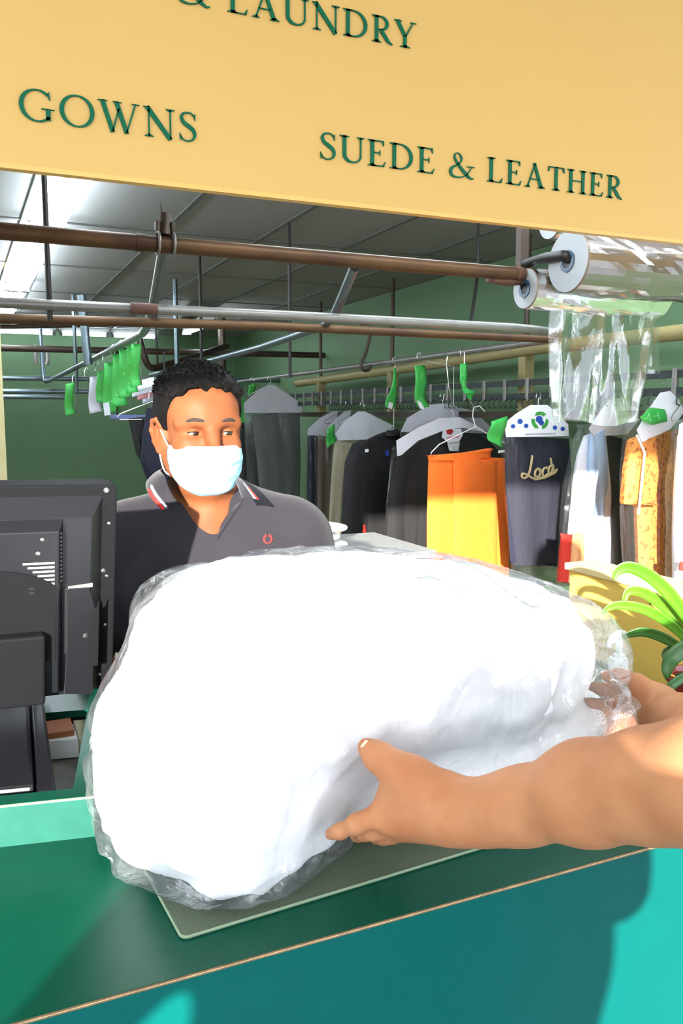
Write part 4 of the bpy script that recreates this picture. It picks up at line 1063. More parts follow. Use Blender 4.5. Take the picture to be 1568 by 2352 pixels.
S.ell(PQ + V3(0, 0, .90), (.21, .135, .12), None, k=.04); reb(S.build('trousers', m_denim, None, 2), pho)
for sgn in (-1, 1):
    c = PQ + V3(sgn * .11, -.01, 0); S = SDF(c - V3(.16, .16, .005), c + V3(.16, .25, .14), .01)
    S.cone(c + V3(0, -.03, .045), c + V3(.03, .15, .036), .042, .034, k=.01); S.cone(c + V3(0, -.02, .05), c + V3(0, -.02, .09), .042, .038, k=.02)
    reb(S.build('shoe', m_shoe, None, 2), pho)
# ------------------------------------------------------------------ pipes, rails, lamps
m_pipe = M('pipe_brown', (92, 68, 46), 0.5, metal=0.45, spec=0.25, var=0.2, scale=12, col2=(70, 50, 40), mix=(.5, .7), mscale=9, stretch=(.4, 1, 1))
m_steel = M('pipe_steel', (132, 130, 125), 0.42, metal=0.6, spec=0.3, var=0.12, scale=14, col2=(112, 96, 84), mix=(.58, .75), mscale=7)
m_blue = M('pipe_bluegrey', (104, 118, 124), 0.35, metal=0.8, var=0.12, scale=14)
m_dpipe = M('pipe_dark', (66, 54, 46), 0.5, metal=0.5, var=0.25, scale=10)
m_rod = M('rod_black', (46, 44, 42), 0.5, metal=0.6, var=0.2, scale=30)
m_rust = M('tape_brown', (92, 58, 44), 0.6, var=0.35, scale=40, bump=0.4)
m_chrome = M('chrome_wire', (206, 208, 212), 0.18, metal=1.0, var=0.05, scale=60)
m_white_en = M('white_enamel', (222, 226, 228), 0.35, var=0.03, scale=6)
m_tube = M('tube_glow', (236, 246, 255), 0.4, var=0.0, emit=15.0)
m_cap = M('tube_cap', (150, 154, 158), 0.3, metal=0.8)

def pipe_thing(name, label, cat, pts, r, mat, n=14, group=None):
    o = MB().tube(pts, r, n).build(name, mat); return tag(o, label, cat, group)

# front pipe with clamp
FPY, FPZ = 2.37, 2.07
a = at(-60, 536, Y=FPY); b = at(1262, 634, Y=FPY)
fp = thing('hanging_pipe', 'thick brown steel pipe running across the shop just below the sign', 'pipe', (a.x, FPY, FPZ))
MB().tube([Vector((-2.39 - a.x, 0, 0)), Vector((b.x - a.x, 0, 0))], .0225, 18).build('pipe_tube', m_pipe, fp)
for px in (322, 376 + 0, 1190):
    c = at(px, 560, Y=FPY); 
    MB().tube([Vector((c.x - a.x - .012, 0, 0)), Vector((c.x - a.x + .012, 0, 0))], .0245, 18).build('pipe_sleeve', m_rust if px > 1000 else m_pipe, fp)
c = at(378, 545, Y=FPY); cl = thing('pipe_clamp', 'rusty pipe clamp with a stub pointing up on the front brown pipe', 'clamp', (c.x, FPY, FPZ))
for dx in (-.020, .022):
    ring = [Vector((dx, .030 * math.cos(q), .030 * math.sin(q) + .004)) for q in [2 * math.pi * i / 20 for i in range(20)]]
    MB().tube(ring, .0045, 8, closed=True).build('clamp_ring', m_steel, cl)
    MB().box((dx - .006, -.014, .034), (dx + .006, .014, .062)).build('clamp_lug', m_dpipe, cl, smooth=False, bevel=.003)
MB().tube([Vector((0, .0, .024)), Vector((.004, .004, .052)), Vector((.006, .006, .085))], [.020, .017, .017], 14).build('pipe_stub', m_dpipe, cl)
MB().tube([Vector((-.004, .0, .08)), Vector((-.01, .0, .115))], [.006, .001], 8).build('wire_end', m_dpipe, cl)

# rounded rail: near side along X, turning back along the right wall
RZ = 1.935
r0 = at(-60, 708, Y=2.72)
ry = 2.70; rx = 2.42
pts = [Vector((-2.39, ry + .06, RZ)), Vector((-.1, ry + .06, RZ)), Vector((1.0, ry, RZ)), Vector((1.75, ry + .01, RZ))]
turn = [Vector((rx - .55 + .55 * math.sin(q), ry + .01 + .5 - .5 * math.cos(q), RZ)) for q in [math.pi / 2 * i / 10 for i in range(11)]]
pts += turn + [Vector((rx + .03, 4.1, RZ)), Vector((rx + .08, 5.8, RZ)), Vector((rx + .14, 8.9, RZ))]
rl = thing('garment_rail', 'long grey steel garment rail bending round in a wide curve below the front pipe', 'rail', (0, ry, RZ))
o = MB().tube(pts, .0165, 14).build('rail_tube', m_steel, rl); o.data.transform(Matrix.Translation(-Vector(rl.location)))
for px, ln in ((330, .085), (835, .04)):
    c = at(px, 712 if px < 500 else 732, Y=ry + .02); c.z = RZ
    o = MB().tube([c - Vector((ln / 2, 0, 0)), c + Vector((ln / 2, 0, 0))], .0182, 14).build('brown_tape', m_rust, rl); o.data.transform(Matrix.Translation(-Vector(rl.location)))
# dark pipe behind it
pipe_thing('support_pipe', 'dark brown support pipe running just behind the near side of the grey garment rail', 'pipe',
           [Vector((-2.39, 3.02, at(-60, 730, Y=3.02).z)), at(-60, 730, Y=3.02), at(600, 748, Y=3.02), Vector((2.36, 3.0, at(1235, 778, Y=3.0).z))], .017, m_pipe)
# sloping arms with side rails
ARX = .68
c0 = at(376, 575, Y=FPY); c1 = at(340, 752, Y=3.30)
pts = [Vector((c0.x, FPY + .01, FPZ - .02)), Vector((ARX + .02, 3.05, 1.985)), Vector((ARX, 3.34, 1.93)), Vector((ARX, 3.5, 1.925)), Vector((ARX + .01, 8.0, 1.92)), Vector((ARX + .01, 8.45, 1.92)), Vector((ARX + .01, 8.62, 1.92)), Vector((ARX + .01, 8.66, 2.3))]
pts = [at(377, 566, Y=FPY + .03), at(352, 700, Y=2.95), at(341, 742, Y=3.22), at(328, 766, Y=3.5), at(240, 812, Y=4.7), Vector((ARX + .01, 8.3, 1.915))]
ptsr = rounded(pts, .12)
lr = thing('side_rail', 'narrow rail with green tags sloping back from the clamp on the front pipe', 'rail', pts[0])
o = MB().tube(ptsr, .0165, 12).build('rail_tube', m_blue, lr); o.data.transform(Matrix.Translation(-Vector(lr.location)))
e = at(105, 876, Y=8.3)
o = MB().tube(rounded([pts[-1], Vector((pts[-1].x - .03, 8.55, 1.915)), Vector((pts[-1].x - .04, 8.6, 2.42))], .1), .020, 12).build('drop_pipe', m_blue, lr); o.data.transform(Matrix.Translation(-Vector(lr.location)))
for s_ in (-1, 1):
    c = Vector((pts[-1].x - .04 + s_ * .040, 8.58, 2.17))
    o = MB().tube([c + Vector((0, 0, .09)), c + Vector((s_ * .012, 0, .05)), c + Vector((s_ * .014, 0, -.05)), c + Vector((0, 0, -.09))], .024, 8).build('clamp_jaw', m_steel, lr); o.data.transform(Matrix.Translation(-Vector(lr.location)))
# post from the rail at 190..205
a, b = at(186, 680, Y=4.9), at(203, 838, Y=4.85)
pipe_thing('rail_post', 'grey vertical post dropping to the tagged side rail on the left', 'post', [Vector((a.x, 4.88, a.z)), Vector((b.x, 4.86, b.z))], .024, m_blue)
pts = [at(815, 612, Y=FPY + .03), at(782, 690, Y=2.72), at(768, 722, Y=2.86), at(745, 748, Y=3.05), at(600, 797, Y=3.9), at(470, 832, Y=5.0), at(345, 862, Y=7.2)]
rr2 = thing('side_rail', 'narrow rail sloping back from the middle of the front pipe towards the man', 'rail', pts[0])
o = MB().tube(rounded(pts, .14), .0165, 12).build('rail_tube', m_blue, rr2); o.data.transform(Matrix.Translation(-Vector(rr2.location)))
pts = [at(318, 772, Y=6.6), at(340, 850, Y=6.6), at(440, 822, Y=6.9), at(520, 795, Y=7.3)]
pipe_thing('rail_bracket', 'dark bent bracket pipe behind the green tags', 'pipe', rounded(pts, .1), .028, m_dpipe, 10)
# cross pipes far back
for (x0, y0, x1, y1, Y, r, mt_, lab) in (
    (-60, 798, 1005, 822, 7.6, .028, m_dpipe, 'dark cross pipe far back at the height of the tags'),
    (-60, 868, 640, 874, 8.9, .024, m_blue, 'grey cross pipe far back, upper of the three on the left wall'),
    (-60, 899, 330, 899, 8.4, .024, m_blue, 'grey cross pipe far back, middle of the three on the left wall'),
    (-60, 911, 160, 912, 8.0, .020, m_blue, 'grey cross pipe far back, lowest of the three on the left wall'),
    (-60, 752, 430, 742, 9.2, .022, m_dpipe, 'thin dark cross pipe under the row of far tube lamps')):
    pipe_thing('cross_rail', lab, 'pipe', [Vector((-2.39, Y, at(x0, y0, Y=Y).z)), at(x0, y0, Y=Y), at(x1, y1, Y=Y)], r, mt_, 10)
# rods and posts hanging from the ceiling
CE = 2.604
def rod(px, ptop, pbot, Y, r, lab, mt_=m_rod, name='hanger_rod', top=None):
    a, b = at(px, ptop, Y=Y), at(px, pbot, Y=Y)
    return pipe_thing(name, lab, 'rod', [Vector((a.x, Y, CE if top is None else top)), Vector((a.x, Y, b.z))], r, mt_, 8)
rod(663, 450, 868, 4.2, .0085, 'black ceiling rod left of the middle of the shop')
rod(107, 550, 738, 2.75, .0085, 'black ceiling rod in front of the long tube lamp')
rod(458, 590, 835, 5.3, .010, 'thin black ceiling rod above the hair of the man')
rod(402, 650, 850, 6.3, .017, 'grey ceiling post to the left of the man', m_blue)
rod(509, 750, 882, 8.2, .040, 'thick brown ceiling post beside the hair of the man', m_dpipe)
rod(168, 680, 900, 7.4, .016, 'thin grey ceiling rod among the tags', m_blue)
rod(358, 720, 870, 7.6, .012, 'thin ceiling rod behind the green tags')
a = at(1098, 505, Y=3.74); b = at(1097, 630, Y=3.74); c = at(1081, 742, Y=2.95)
tag(MB().tube([Vector((a.x, 3.74, CE)), Vector((b.x, 3.74, b.z)), c], .0085, 8).build('hanger_rod', m_rod), 'black ceiling rod that kinks towards the bend of the garment rail', 'rod')
a = at(850, 765, Y=4.95)
hk = [at(852, 764, X=2.47), at(838, 815, X=2.46), at(829, 836, X=2.455), at(834, 850, X=2.45), at(846, 850, X=2.445), at(852, 838, X=2.44)]
hk = [Vector((h.x, 5.05 + .0 * i, h.z)) for i, h in enumerate([at(852, 764, Y=5.05), at(838, 815, Y=5.05), at(829, 836, Y=5.05), at(834, 850, Y=5.05), at(846, 850, Y=5.05), at(852, 838, Y=5.05)])]
tag(MB().tube(catmull(hk, 5), .011, 8).build('hanging_hook', m_dpipe), 'dark hook rod looped under the far side of the garment rail', 'hook')

# long fluorescent fixture
def fixture(name, label, p0, p1, width, tubes, seg=1, drop=.0):
    d = (p1 - p0); Lg = d.length; d = d.normalized(); s_ = Vector((-d.y, d.x, 0)).normalized()
    t = thing(name, label, 'ceiling lamp', (p0 + p1) / 2)
    o_ = p0 - Vector(t.location)
    def fl(u, v, w): return o_ + s_ * u + Vector((0, 0, v)) + d * w
    MB().prism([(-width / 2, 0.0), (-width * .5, -.012), (-width * .2, -.052), (width * .2, -.052), (width * .5, -.012), (width / 2, 0.0)], 0, Lg, fl).build('lamp_housing', m_white_en, t, smooth=False)
    for k in range(seg):
        a0 = Lg * k / seg + .03; a1 = Lg * (k + 1) / seg - .03
        for j in range(tubes):
            u = (j - (tubes - 1) / 2) * width * .50
            MB().tube([fl(u, -.075, a0), fl(u, -.075, a1)], .019, 12).build('lamp_tube', m_tube, t)
            for q in (a0, a1): MB().tube([fl(u, -.075, q - .012), fl(u, -.075, q + .012)], .021, 10).build('tube_cap', m_cap, t)
        for q in (a0 - .014, a1 + .014): MB().prism([(-width * .42, -.095), (width * .42, -.095), (width * .34, -.04), (-width * .34, -.04)], q - .008, q + .008, fl).build('lamp_holder', m_cap, t, smooth=False)
    return t
fixture('tube_lamp', 'long white twin fluorescent lamp running back along the ceiling at the left', Vector((.425, 2.44, CE)), Vector((.325, 8.9, CE)), .215, 2, 3)
fixture('tube_lamp', 'added unseen twin fluorescent lamp across the ceiling behind the sign board, nearer the counter', Vector((0.6, 1.75, CE)), Vector((3.0, 1.75, CE)), .25, 2, 2)  # added lamp, hidden by the sign, to light the fronts of the clothes
fixture('tube_lamp', 'added unseen twin fluorescent lamp across the ceiling behind the sign board, farther from the counter', Vector((0.9, 2.75, CE)), Vector((3.0, 2.75, CE)), .25, 2, 2)  # another added lamp out of view, brightens the hung garments
fixture('tube_lamp', 'added unseen long twin fluorescent lamp along the ceiling, left of the first', Vector((-1.3, 2.0, CE)), Vector((-1.3, 8.6, CE)), .25, 2, 4)  # extra lamp row added beyond the left edge to lift the interior light
for k in range(3):
    a = at((-150, 128, 250)[k], 772, Z=CE - .075); b = at((122, 248, 368)[k], 772, Z=CE - .075); z = CE; a.y = b.y = 10.2
    fixture('tube_lamp', ('single tube lamp at the far left by the back wall', 'single tube lamp behind the green tags, middle of the far row', 'single tube lamp at the right end of the far row, left of the man')[k], Vector((a.x, a.y, z)), Vector((b.x, b.y, z)), .10, 1, 1)
a = at(428, 766, Y=9.3); b = at(478, 747, Y=7.4)
fixture('tube_lamp', 'short angled tube lamp above the hair of the man', Vector((a.x, 9.3, a.z + .08)), Vector((b.x, 7.4, b.z + .08)), .12, 1, 1)

# ------------------------------------------------------------------ conveyor along the right wall
m_beam = M('beam_cream', (140, 128, 84), 0.5, var=0.1, scale=10)
m_chain = M('conveyor_steel', (58, 62, 62), 0.5, metal=0.4, spec=0.2, var=0.2, scale=30)
CX_ = 2.86
cv = thing('garment_conveyor', 'garment conveyor with cream beam and slotted steel track along the right wall', 'conveyor', (CX_, 5.0, 1.9))
def cvl(o): o.data.transform(Matrix.Translation(-Vector(cv.location))); o.parent = cv; return o
b0 = [Vector((CX_ + .05, 7.6, 1.90)), Vector((CX_ + .05, 4.86, 1.945)), Vector((CX_ + .02, 3.78, 1.965)), Vector((CX_, 2.3, 1.955))]
cvl(MB().tube(b0, .036, 12).build('beam', m_beam))
for dz, dx in ((0.0, -.05), (-.075, -.05)):
    cvl(MB().prism([(-.008, -.017), (.008, -.017), (.008, .017), (-.008, .017)], 2.2, 7.6, lambda u, v, w, dz=dz, dx=dx: Vector((CX_ + dx + u, w, 1.775 + dz + v))).build('track_rail', m_chain, smooth=False))
k = 0
y = 2.3
while y < 7.4:
    cvl(MB().box((CX_ - .064, y, 1.675), (CX_ - .044, y + .026, 1.80)).build('track_link', m_steel, smooth=False, bevel=.003)); y += .21
y = 2.25
mb = MB()
while y < 6.5:
    mb.tube([Vector((CX_ - .06, y, 1.69)), Vector((CX_ - .085, y, 1.672)), Vector((CX_ - .085, y, 1.645)), Vector((CX_ - .07, y, 1.64))], .0035, 5); y += .055
o = cvl(mb.build('slot_hooks', m_chain)); o['kind'] = 'stuff'
for y in (2.6, 3.95, 5.6, 7.0):
    cvl(MB().box((CX_ + .02, y - .03, 1.62), (CX_ + .09, y + .03, 1.945)).build('beam_post', m_beam, smooth=False, bevel=.004))
    cvl(MB().tube([Vector((CX_ + .05, y, 1.94)), Vector((CX_ + .05, y, 2.604))], .016, 8).build('drop_rod', m_dpipe))
cvl(MB().prism([(-.02, -.02), (.02, -.02), (.02, .02), (-.02, .02)], 2.2, 7.6, lambda u, v, w: Vector((CX_ + .06 + u, w, 1.60 + v))).build('lower_rail', m_dpipe, smooth=False))

# ------------------------------------------------------------------ film rolls on their bracket
m_roll = FILM('roll_film', milk=0.12, gloss=0.6, crinkle=0.15, cscale=6.0, rough=0.16, milkcol=(226, 214, 206), stretch=(.5, 1.5, 1.5))
m_rollend = M('roll_end', (164, 167, 168), 0.5, spec=0.2, var=0.03, scale=40, sss=0.1)
m_hub = M('roll_hub', (44, 70, 92), 0.35, var=0.1)
m_hub2 = M('roll_core', (26, 24, 24), 0.5)
def film_roll(label, c, r, ln, core):
    t = thing('film_roll', label, 'film roll', c, 'rolls of plastic film hung at the right')
    X = Matrix.Rotation(math.radians(90), 4, 'Y')
    MB().lathe([(core, ln), (r * .985, ln), (r, ln - .004), (r, .004), (r * .985, .001)], 48, X).build('roll_body', m_rollw, t)
    MB().lathe([(core, .03), (core, 0), (r * .985, 0), (r * .985, .002)], 48, X).build('roll_face', m_rollend, t)
    def wrap(u, v):
        q = 2 * math.pi * u; x_ = .006 + (ln - .012) * v
        k = mnoise.noise(Vector((math.cos(q) * 2.2, math.sin(q) * 2.2, x_ * 9 + r * 50))) + .6 * mnoise.noise(Vector((math.cos(q) * 5, math.sin(q) * 5, x_ * 19)))
        rr_ = r + .002 + max(0, k) * .016 * min(1, v * 5)
        return X @ Vector((rr_ * math.cos(q), rr_ * math.sin(q), x_))
    MB().grid(30, 16, wrap).build('outer_wrap', m_roll, t, smooth=False)
    MB().lathe([(core - .012, -.004), (core, -.004), (core, .03), (core - .012, .03), (core - .012, -.004)], 32, X).build('core_ring', m_hub, t)
    MB().lathe([(core - .013, -.002), (.0001, -.002)], 32, X).build('core_plug', m_hub2, t, smooth=False)
    return t
m_rollw = M('roll_white', (138, 120, 108), 0.4, spec=0.3, var=0.04, scale=20, sss=0.05, coat=0.4)
film_roll('large roll of clear film nearest the camera below the sign, its white end facing left', at(1303, 600, Y=2.2), .098, .62, .034)
film_roll('upper roll of clear film half hidden by the sign', at(1262, 508, Y=2.5), .062, .62, .024)
film_roll('small lower roll of clear film with a sheet hanging from it', at(1205, 663, Y=2.36), .066, .60, .030)
br = thing('roll_bracket', 'dark steel bracket post with arms holding the film rolls', 'bracket', at(1197, 600, Y=2.42))
def brl(o): o.data.transform(Matrix.Translation(-Vector(br.location))); o.parent = br; return o
a = at(1197, 640, Y=2.42)
brl(MB().box((a.x - .016, 2.404, a.z - .02), (a.x + .016, 2.436, 2.604)).build('bracket_post', m_dpipe, smooth=False, bevel=.002))
p_ = [at(1205, 606, Y=2.40), at(1250, 592, Y=2.30), at(1297, 586, Y=2.2), at(1304, 598, Y=2.2)]
brl(MB().tube(rounded(p_, .02), .0165, 10).build('bracket_arm', m_rod))
brl(MB().tube([at(1200, 640, Y=2.40), at(1204, 662, Y=2.37)], .014, 8).build('lower_arm', m_rod))
brl(MB().tube([at(1120, 640, Y=2.38), at(1160, 645, Y=2.38), at(1215, 640, Y=2.38)], [.012, .018, .02], 10).build('bracket_clamp', m_rust))
# hanging sheet
m_sheet = FILM('sheet_film', milk=0.06, gloss=0.30, crinkle=0.35, cscale=3.0, stretch=(2.2, 2.2, .7), rough=0.06)
sa, sb = at(1266, 690, Y=2.34), at(1520, 690, Y=2.34); sc_, sd_ = at(1278, 972, Y=2.34), at(1470, 974, Y=2.34)
zt = 2.02; wz = sa.x
def sheetp(u, v):
    lx = wz + (sc_.x - wz) * v; rx_ = sb.x + (sd_.x - sb.x) * v ** 1.4
    x_ = lx + (rx_ - lx) * u; z_ = zt + (sc_.z - zt) * v
    q = mnoise.noise(Vector((x_ * 9, 3.1, z_ * 3.2))) * .018 + mnoise.noise(Vector((x_ * 26, 7.7, z_ * 7))) * .007
    return Vector((x_, 2.365 + q * min(1, v * 4) - .03 * math.exp(-v * 9), z_ + (.012 * math.sin(u * 7) if v > .98 else 0)))
def edge_fold(u0, u1):
    def fn(u, v):
        p = sheetp(u0 + (u1 - u0) * u, v); return p + Vector((0, -.006 - .012 * math.sin(math.pi * u) - .006 * mnoise.noise(Vector((u0 * 9, u, p.z * 14))), 0))
    return fn
fsm = MB().grid(40, 50, sheetp); fsm.grid(6, 50, edge_fold(0.0, .16)); fsm.grid(6, 50, edge_fold(.90, 1.0)); fsm.grid(5, 50, edge_fold(.42, .50))
fs_ = tag(fsm.build('film_sheet', m_sheet, None, autosmooth=False), 'clear crinkled plastic sheet hanging down from the lower film roll', 'plastic sheet')
def strip2(u, v):
    x_ = at(1490, 700, Y=2.38).x + (at(1522, 700, Y=2.38).x - at(1490, 700, Y=2.38).x) * u + .012 * v; z_ = 2.02 + (at(1500, 858, Y=2.38).z - 2.02) * v
    return Vector((x_, 2.395 + mnoise.noise(Vector((x_ * 30, 1.1, z_ * 9))) * .014, z_))
tag(MB().grid(10, 40, strip2).build('film_strip', m_sheet, None, autosmooth=False), 'narrow strip of clear film hanging at the right of the wide plastic sheet', 'plastic sheet')
# ------------------------------------------------------------------ garments on hangers
m_wire = m_chrome
m_wirew = M('hanger_white', (226, 226, 224), 0.4, var=0.03)
m_cape = M('paper_cape', (226, 226, 236), 0.75, var=0.02, scale=20, sss=0.1)
m_capeg = M('paper_cape_dim', (196, 194, 204), 0.75, var=0.03, scale=20)
m_tag = M('tag_green', (50, 166, 72), 0.55, var=0.05, scale=30, sss=0.1)
m_tagw = M('tag_print', (170, 224, 170), 0.6, var=0.04)
m_tagblk = M('tag_barcode', (40, 44, 44), 0.6)
m_cover = FILM('garment_film', milk=0.018, gloss=0.09, crinkle=0.8, cscale=5.0, stretch=(3.4, 3.4, .45), rough=0.05)
def cloth(name, col, rough=.9, **k): return M(name, col, rough, var=k.pop('var', .08), scale=k.pop('scale', 120), bump=.25, bscale=600, **k)

class Gar:
    """one hung garment.  hook = picture position of the hook top and its distance; local frame: x right, z up, facing -y towards the shop front"""
    def __init__(s, label, cat, hook, name='hung_garment', yaw=0.0, group=None, **kw):
        s.o = Vector(at(hook[0], hook[1], **kw)); s.t = thing(name, label, cat, s.o, group)
        s.n = Vector((math.sin(yaw), -math.cos(yaw), 0)); s.x = Vector((math.cos(yaw), math.sin(yaw), 0))
    def L(s, px, py, off=0.0):
        """picture position -> local (x, z) on the garment plane shifted by off towards the viewer"""
        r = at(px, py, d=1.0) - EYE; P0 = s.o + s.n * off
        t = (P0 - EYE).dot(s.n) / r.dot(s.n); h = EYE + r * t - s.o
        return (h.dot(s.x), h.z)
    def W(s, x, z, y=0.0): return s.x * x + Vector((0, 0, z)) + s.n * y
    def outline(s, pxs, off=0.0): return [s.L(px, py, off) for px, py in pxs]
    def hanger(s, z0, half, drop, mat=None, hookr=.016, bar=True, mid=0.0):
        """wire hanger: hook at the top, neck at z0, shoulders sloping to +-half at z0-drop"""
        mat = mat or m_wire
        hk = [s.W(-hookr * 1.1 + mid * 0, -.020)] + [s.W(hookr * math.cos(q), hookr * math.sin(q) - hookr * .2) for q in [math.pi - math.pi * i / 8 for i in range(9)]] + [s.W(hookr * .9, -.03), s.W(mid, -.055), s.W(mid, z0)]
        hg = MB().tube(hk, .0019, 6).build('hanger', mat, s.t)
        tri = [s.W(mid, z0), s.W(mid + half * .92, z0 - drop * .92), s.W(mid + half, z0 - drop - .008), s.W(mid + half * .93, z0 - drop - .018)]
        tri2 = [s.W(mid - half * .93, z0 - drop - .018), s.W(mid - half, z0 - drop - .008), s.W(mid - half * .92, z0 - drop * .92), s.W(mid, z0)]
        MB().tube(tri + tri2, .0019, 6).build('hanger_wire', mat, hg)
        return hg
    def panel(s, name, pxs, mat, thick=.05, off=0.0, folds=4, amp=.008, parent=None, res=26, seed=1.0, taper=True, **k):
        """a hanging cloth volume with the outline pxs (picture positions, clockwise) and vertical folds front and back"""
        ol = s.outline(pxs, off); zs = [p[1] for p in ol]; z1, z0 = max(zs), min(zs)
        def span(z):
            xs = []
            n = len(ol)
            for i in range(n):
                (xa, za), (xb, zb) = ol[i], ol[(i + 1) % n]
                if (za - z) * (zb - z) <= 0 and abs(za - zb) > 1e-9: xs.append(xa + (xb - xa) * (z - za) / (zb - za))
            return (min(xs), max(xs)) if len(xs) >= 2 else None
        rows = []; nr = res
        for j in range(nr + 1):
            z = z1 + (z0 - z1) * (j / nr); z = min(max(z, z0 + 1e-4), z1 - 1e-4); sp = span(z)
            if sp: rows.append((z, sp))
        m_ = 20; mb = MB(); vs = []
        for (z, (xa, xb)) in rows:
            tz = (z1 - z) / (z1 - z0 + 1e-9)
            for side in (0, 1):
                for i in range(m_ + 1):
                    u = i / m_ if side == 0 else 1 - i / m_
                    e = (1 - abs(2 * u - 1) ** 4) ** .5 if 0 < u < 1 else 0.0
                    th = thick * (.35 + .65 * min(1, tz * 3)) if taper else thick
                    f = amp * math.sin(u * folds * 6.28 + seed + 1.3 * math.sin(z * 3 + seed)) * (.25 + .75 * tz) + amp * .7 * mnoise.noise(Vector((u * 5 + seed, z * 6, seed)))
                    y = (th * .5 * e if side == 0 else -th * .5 * e) + (f * e)
                    vs.append(s.W(xa + (xb - xa) * u, z, off + y))
        K = 2 * (m_ + 1); nr = len(rows); fs = []
        for j in range(nr - 1):
            for i in range(K):
                i2 = (i + 1) % K; fs.append((j * K + i, j * K + i2, (j + 1) * K + i2, (j + 1) * K + i))
        fs.append(tuple(range(K))); fs.append(tuple((nr - 1) * K + i for i in range(K)))
        return mb.add(vs, fs).build(name, mat, parent or s.t, weld=True, autosmooth=True, **k)
    def sheet(s, name, pxs, mat, off=0.0, thick=.0015, parent=None, bulge=0.0):
        ol = s.outline(pxs, off)
        return MB().prism(ol, -thick / 2, thick / 2, lambda u, v, w: s.W(u, v, off + w)).build(name, mat, parent or s.t, smooth=False)
    def cape(s, pxs, mat=None, off=.035, parent=None): 
        return s.sheet('paper_cape', pxs, mat or m_cape, off, .002, parent)
    def cover(s, pxs, thick=.09, off=0.0, seed=2.0, amp=.012):
        return s.panel('plastic_cover', pxs, m_cover, thick, off, folds=3, amp=amp, seed=seed, res=34)
    def tagstrip(s, pxs_l, pxs_r, off=.06, parent=None, print_at=(), qr=False, curl=.01, name='ticket'):
        """green paper ticket: left and right edges from top to bottom in picture positions"""
        a = catmull([s.W(*s.L(*p, off), off) for p in pxs_l], 4); b = catmull([s.W(*s.L(*p, off), off) for p in pxs_r], 4); n = min(len(a), len(b)) - 1
        def fn(u, v):
            k = min(int(v * n + 1e-6), n); p = a[k].lerp(b[k], u)
            return p + s.n * (curl * math.sin(v * 5.5 + .4) + curl * .35 * math.sin(u * 3.1))
        tg = MB().grid(4, n, fn).build(name, m_tag, parent or s.t, solid=.0008)
        for (u0, v0, hh) in print_at:      # little hanger emblem printed on the ticket
            def q(u, v): return fn(min(max(u, 0), 1), min(max(v, 0), 1)) + s.n * .0016
            mb = MB(); 
            A_, B_, C_, D_, E_ = (u0 - .26, v0 + hh * .42), (u0 + .26, v0 + hh * .42), (u0, v0), (u0, v0 - hh * .22), (u0 + .08, v0 - hh * .42)
            mb.tube([q(*A_), q(*B_), q(*C_), q(*A_)], .0011, 5); mb.tube([q(*C_), q(*D_), q(*E_), q(u0 - .06, v0 - hh * .5)], .0010, 5)
            mb.build('ticket_print', m_tagw, tg)
        return tg

def plain_tag_print(n): return tuple((.5, .3 + .45 * i, .2) for i in range(n))
c_grey = cloth('cloth_grey', (96, 98, 98)); c_navy = cloth('cloth_navy', (24, 25, 44)); c_black = cloth('cloth_black', (26, 24, 26)); c_beige = cloth('cloth_beige', (176, 164, 138))
c_brown = cloth('cloth_brown', (84, 70, 58)); c_white = cloth('cloth_white', (232, 232, 240)); c_blue = cloth('cloth_lightblue', (170, 196, 226)); c_char = cloth('cloth_charcoal', (44, 42, 44))
c_orange = cloth('cloth_orange', (255, 116, 34), scale=30, var=.05); c_dred = cloth('cloth_red', (186, 44, 32)); c_tan = cloth('cloth_tan', (206, 150, 100))
c_leo = M('cloth_leopard', (206, 132, 58), .85, var=.15, scale=40, col2=(150, 82, 36), mix=(.52, .6), mscale=48, bump=.3, bscale=300)

# --- far end of the rail, just right of the man's head
g = Gar('grey trousers under a grey cape in film, nearest the head of the man', 'garment', (618, 868), yaw=.15, X=2.52)
g.hanger(-.06, .21, .10, m_wirew)
g.cape([(614, 884), (628, 884), (660, 905), (697, 930), (692, 948), (562, 948), (560, 925), (590, 900)], m_capeg)
g.panel('trousers', [(575, 940), (688, 940), (690, 1060), (684, 1290), (610, 1290), (590, 1060)], c_grey, .05, folds=3, seed=.7)
g.cover([(612, 882), (632, 882), (668, 904), (699, 932), (700, 1080), (694, 1300), (570, 1300), (566, 1060), (556, 930), (590, 898)], .10, seed=1.1)
g = Gar('dark filmed garment with green ticket half hidden by the head of the man', 'garment', (580, 868), yaw=.1, X=2.50)
g.hanger(-.06, .19, .10)
g.panel('trousers', [(545, 960), (590, 960), (600, 1120), (596, 1290), (540, 1290), (540, 1000)], c_char, .05, off=-.05, folds=3, seed=2.2)
g.cover([(552, 890), (590, 890), (600, 1100), (598, 1300), (535, 1300), (536, 905)], .09, off=-.03, seed=3.0)
g.tagstrip([(571, 884), (570, 908)], [(588, 883), (586, 902)], print_at=())
g.tagstrip([(543, 918), (541, 945), (541, 972)], [(562, 915), (566, 945), (571, 970)], print_at=((.55, .7, .3),))

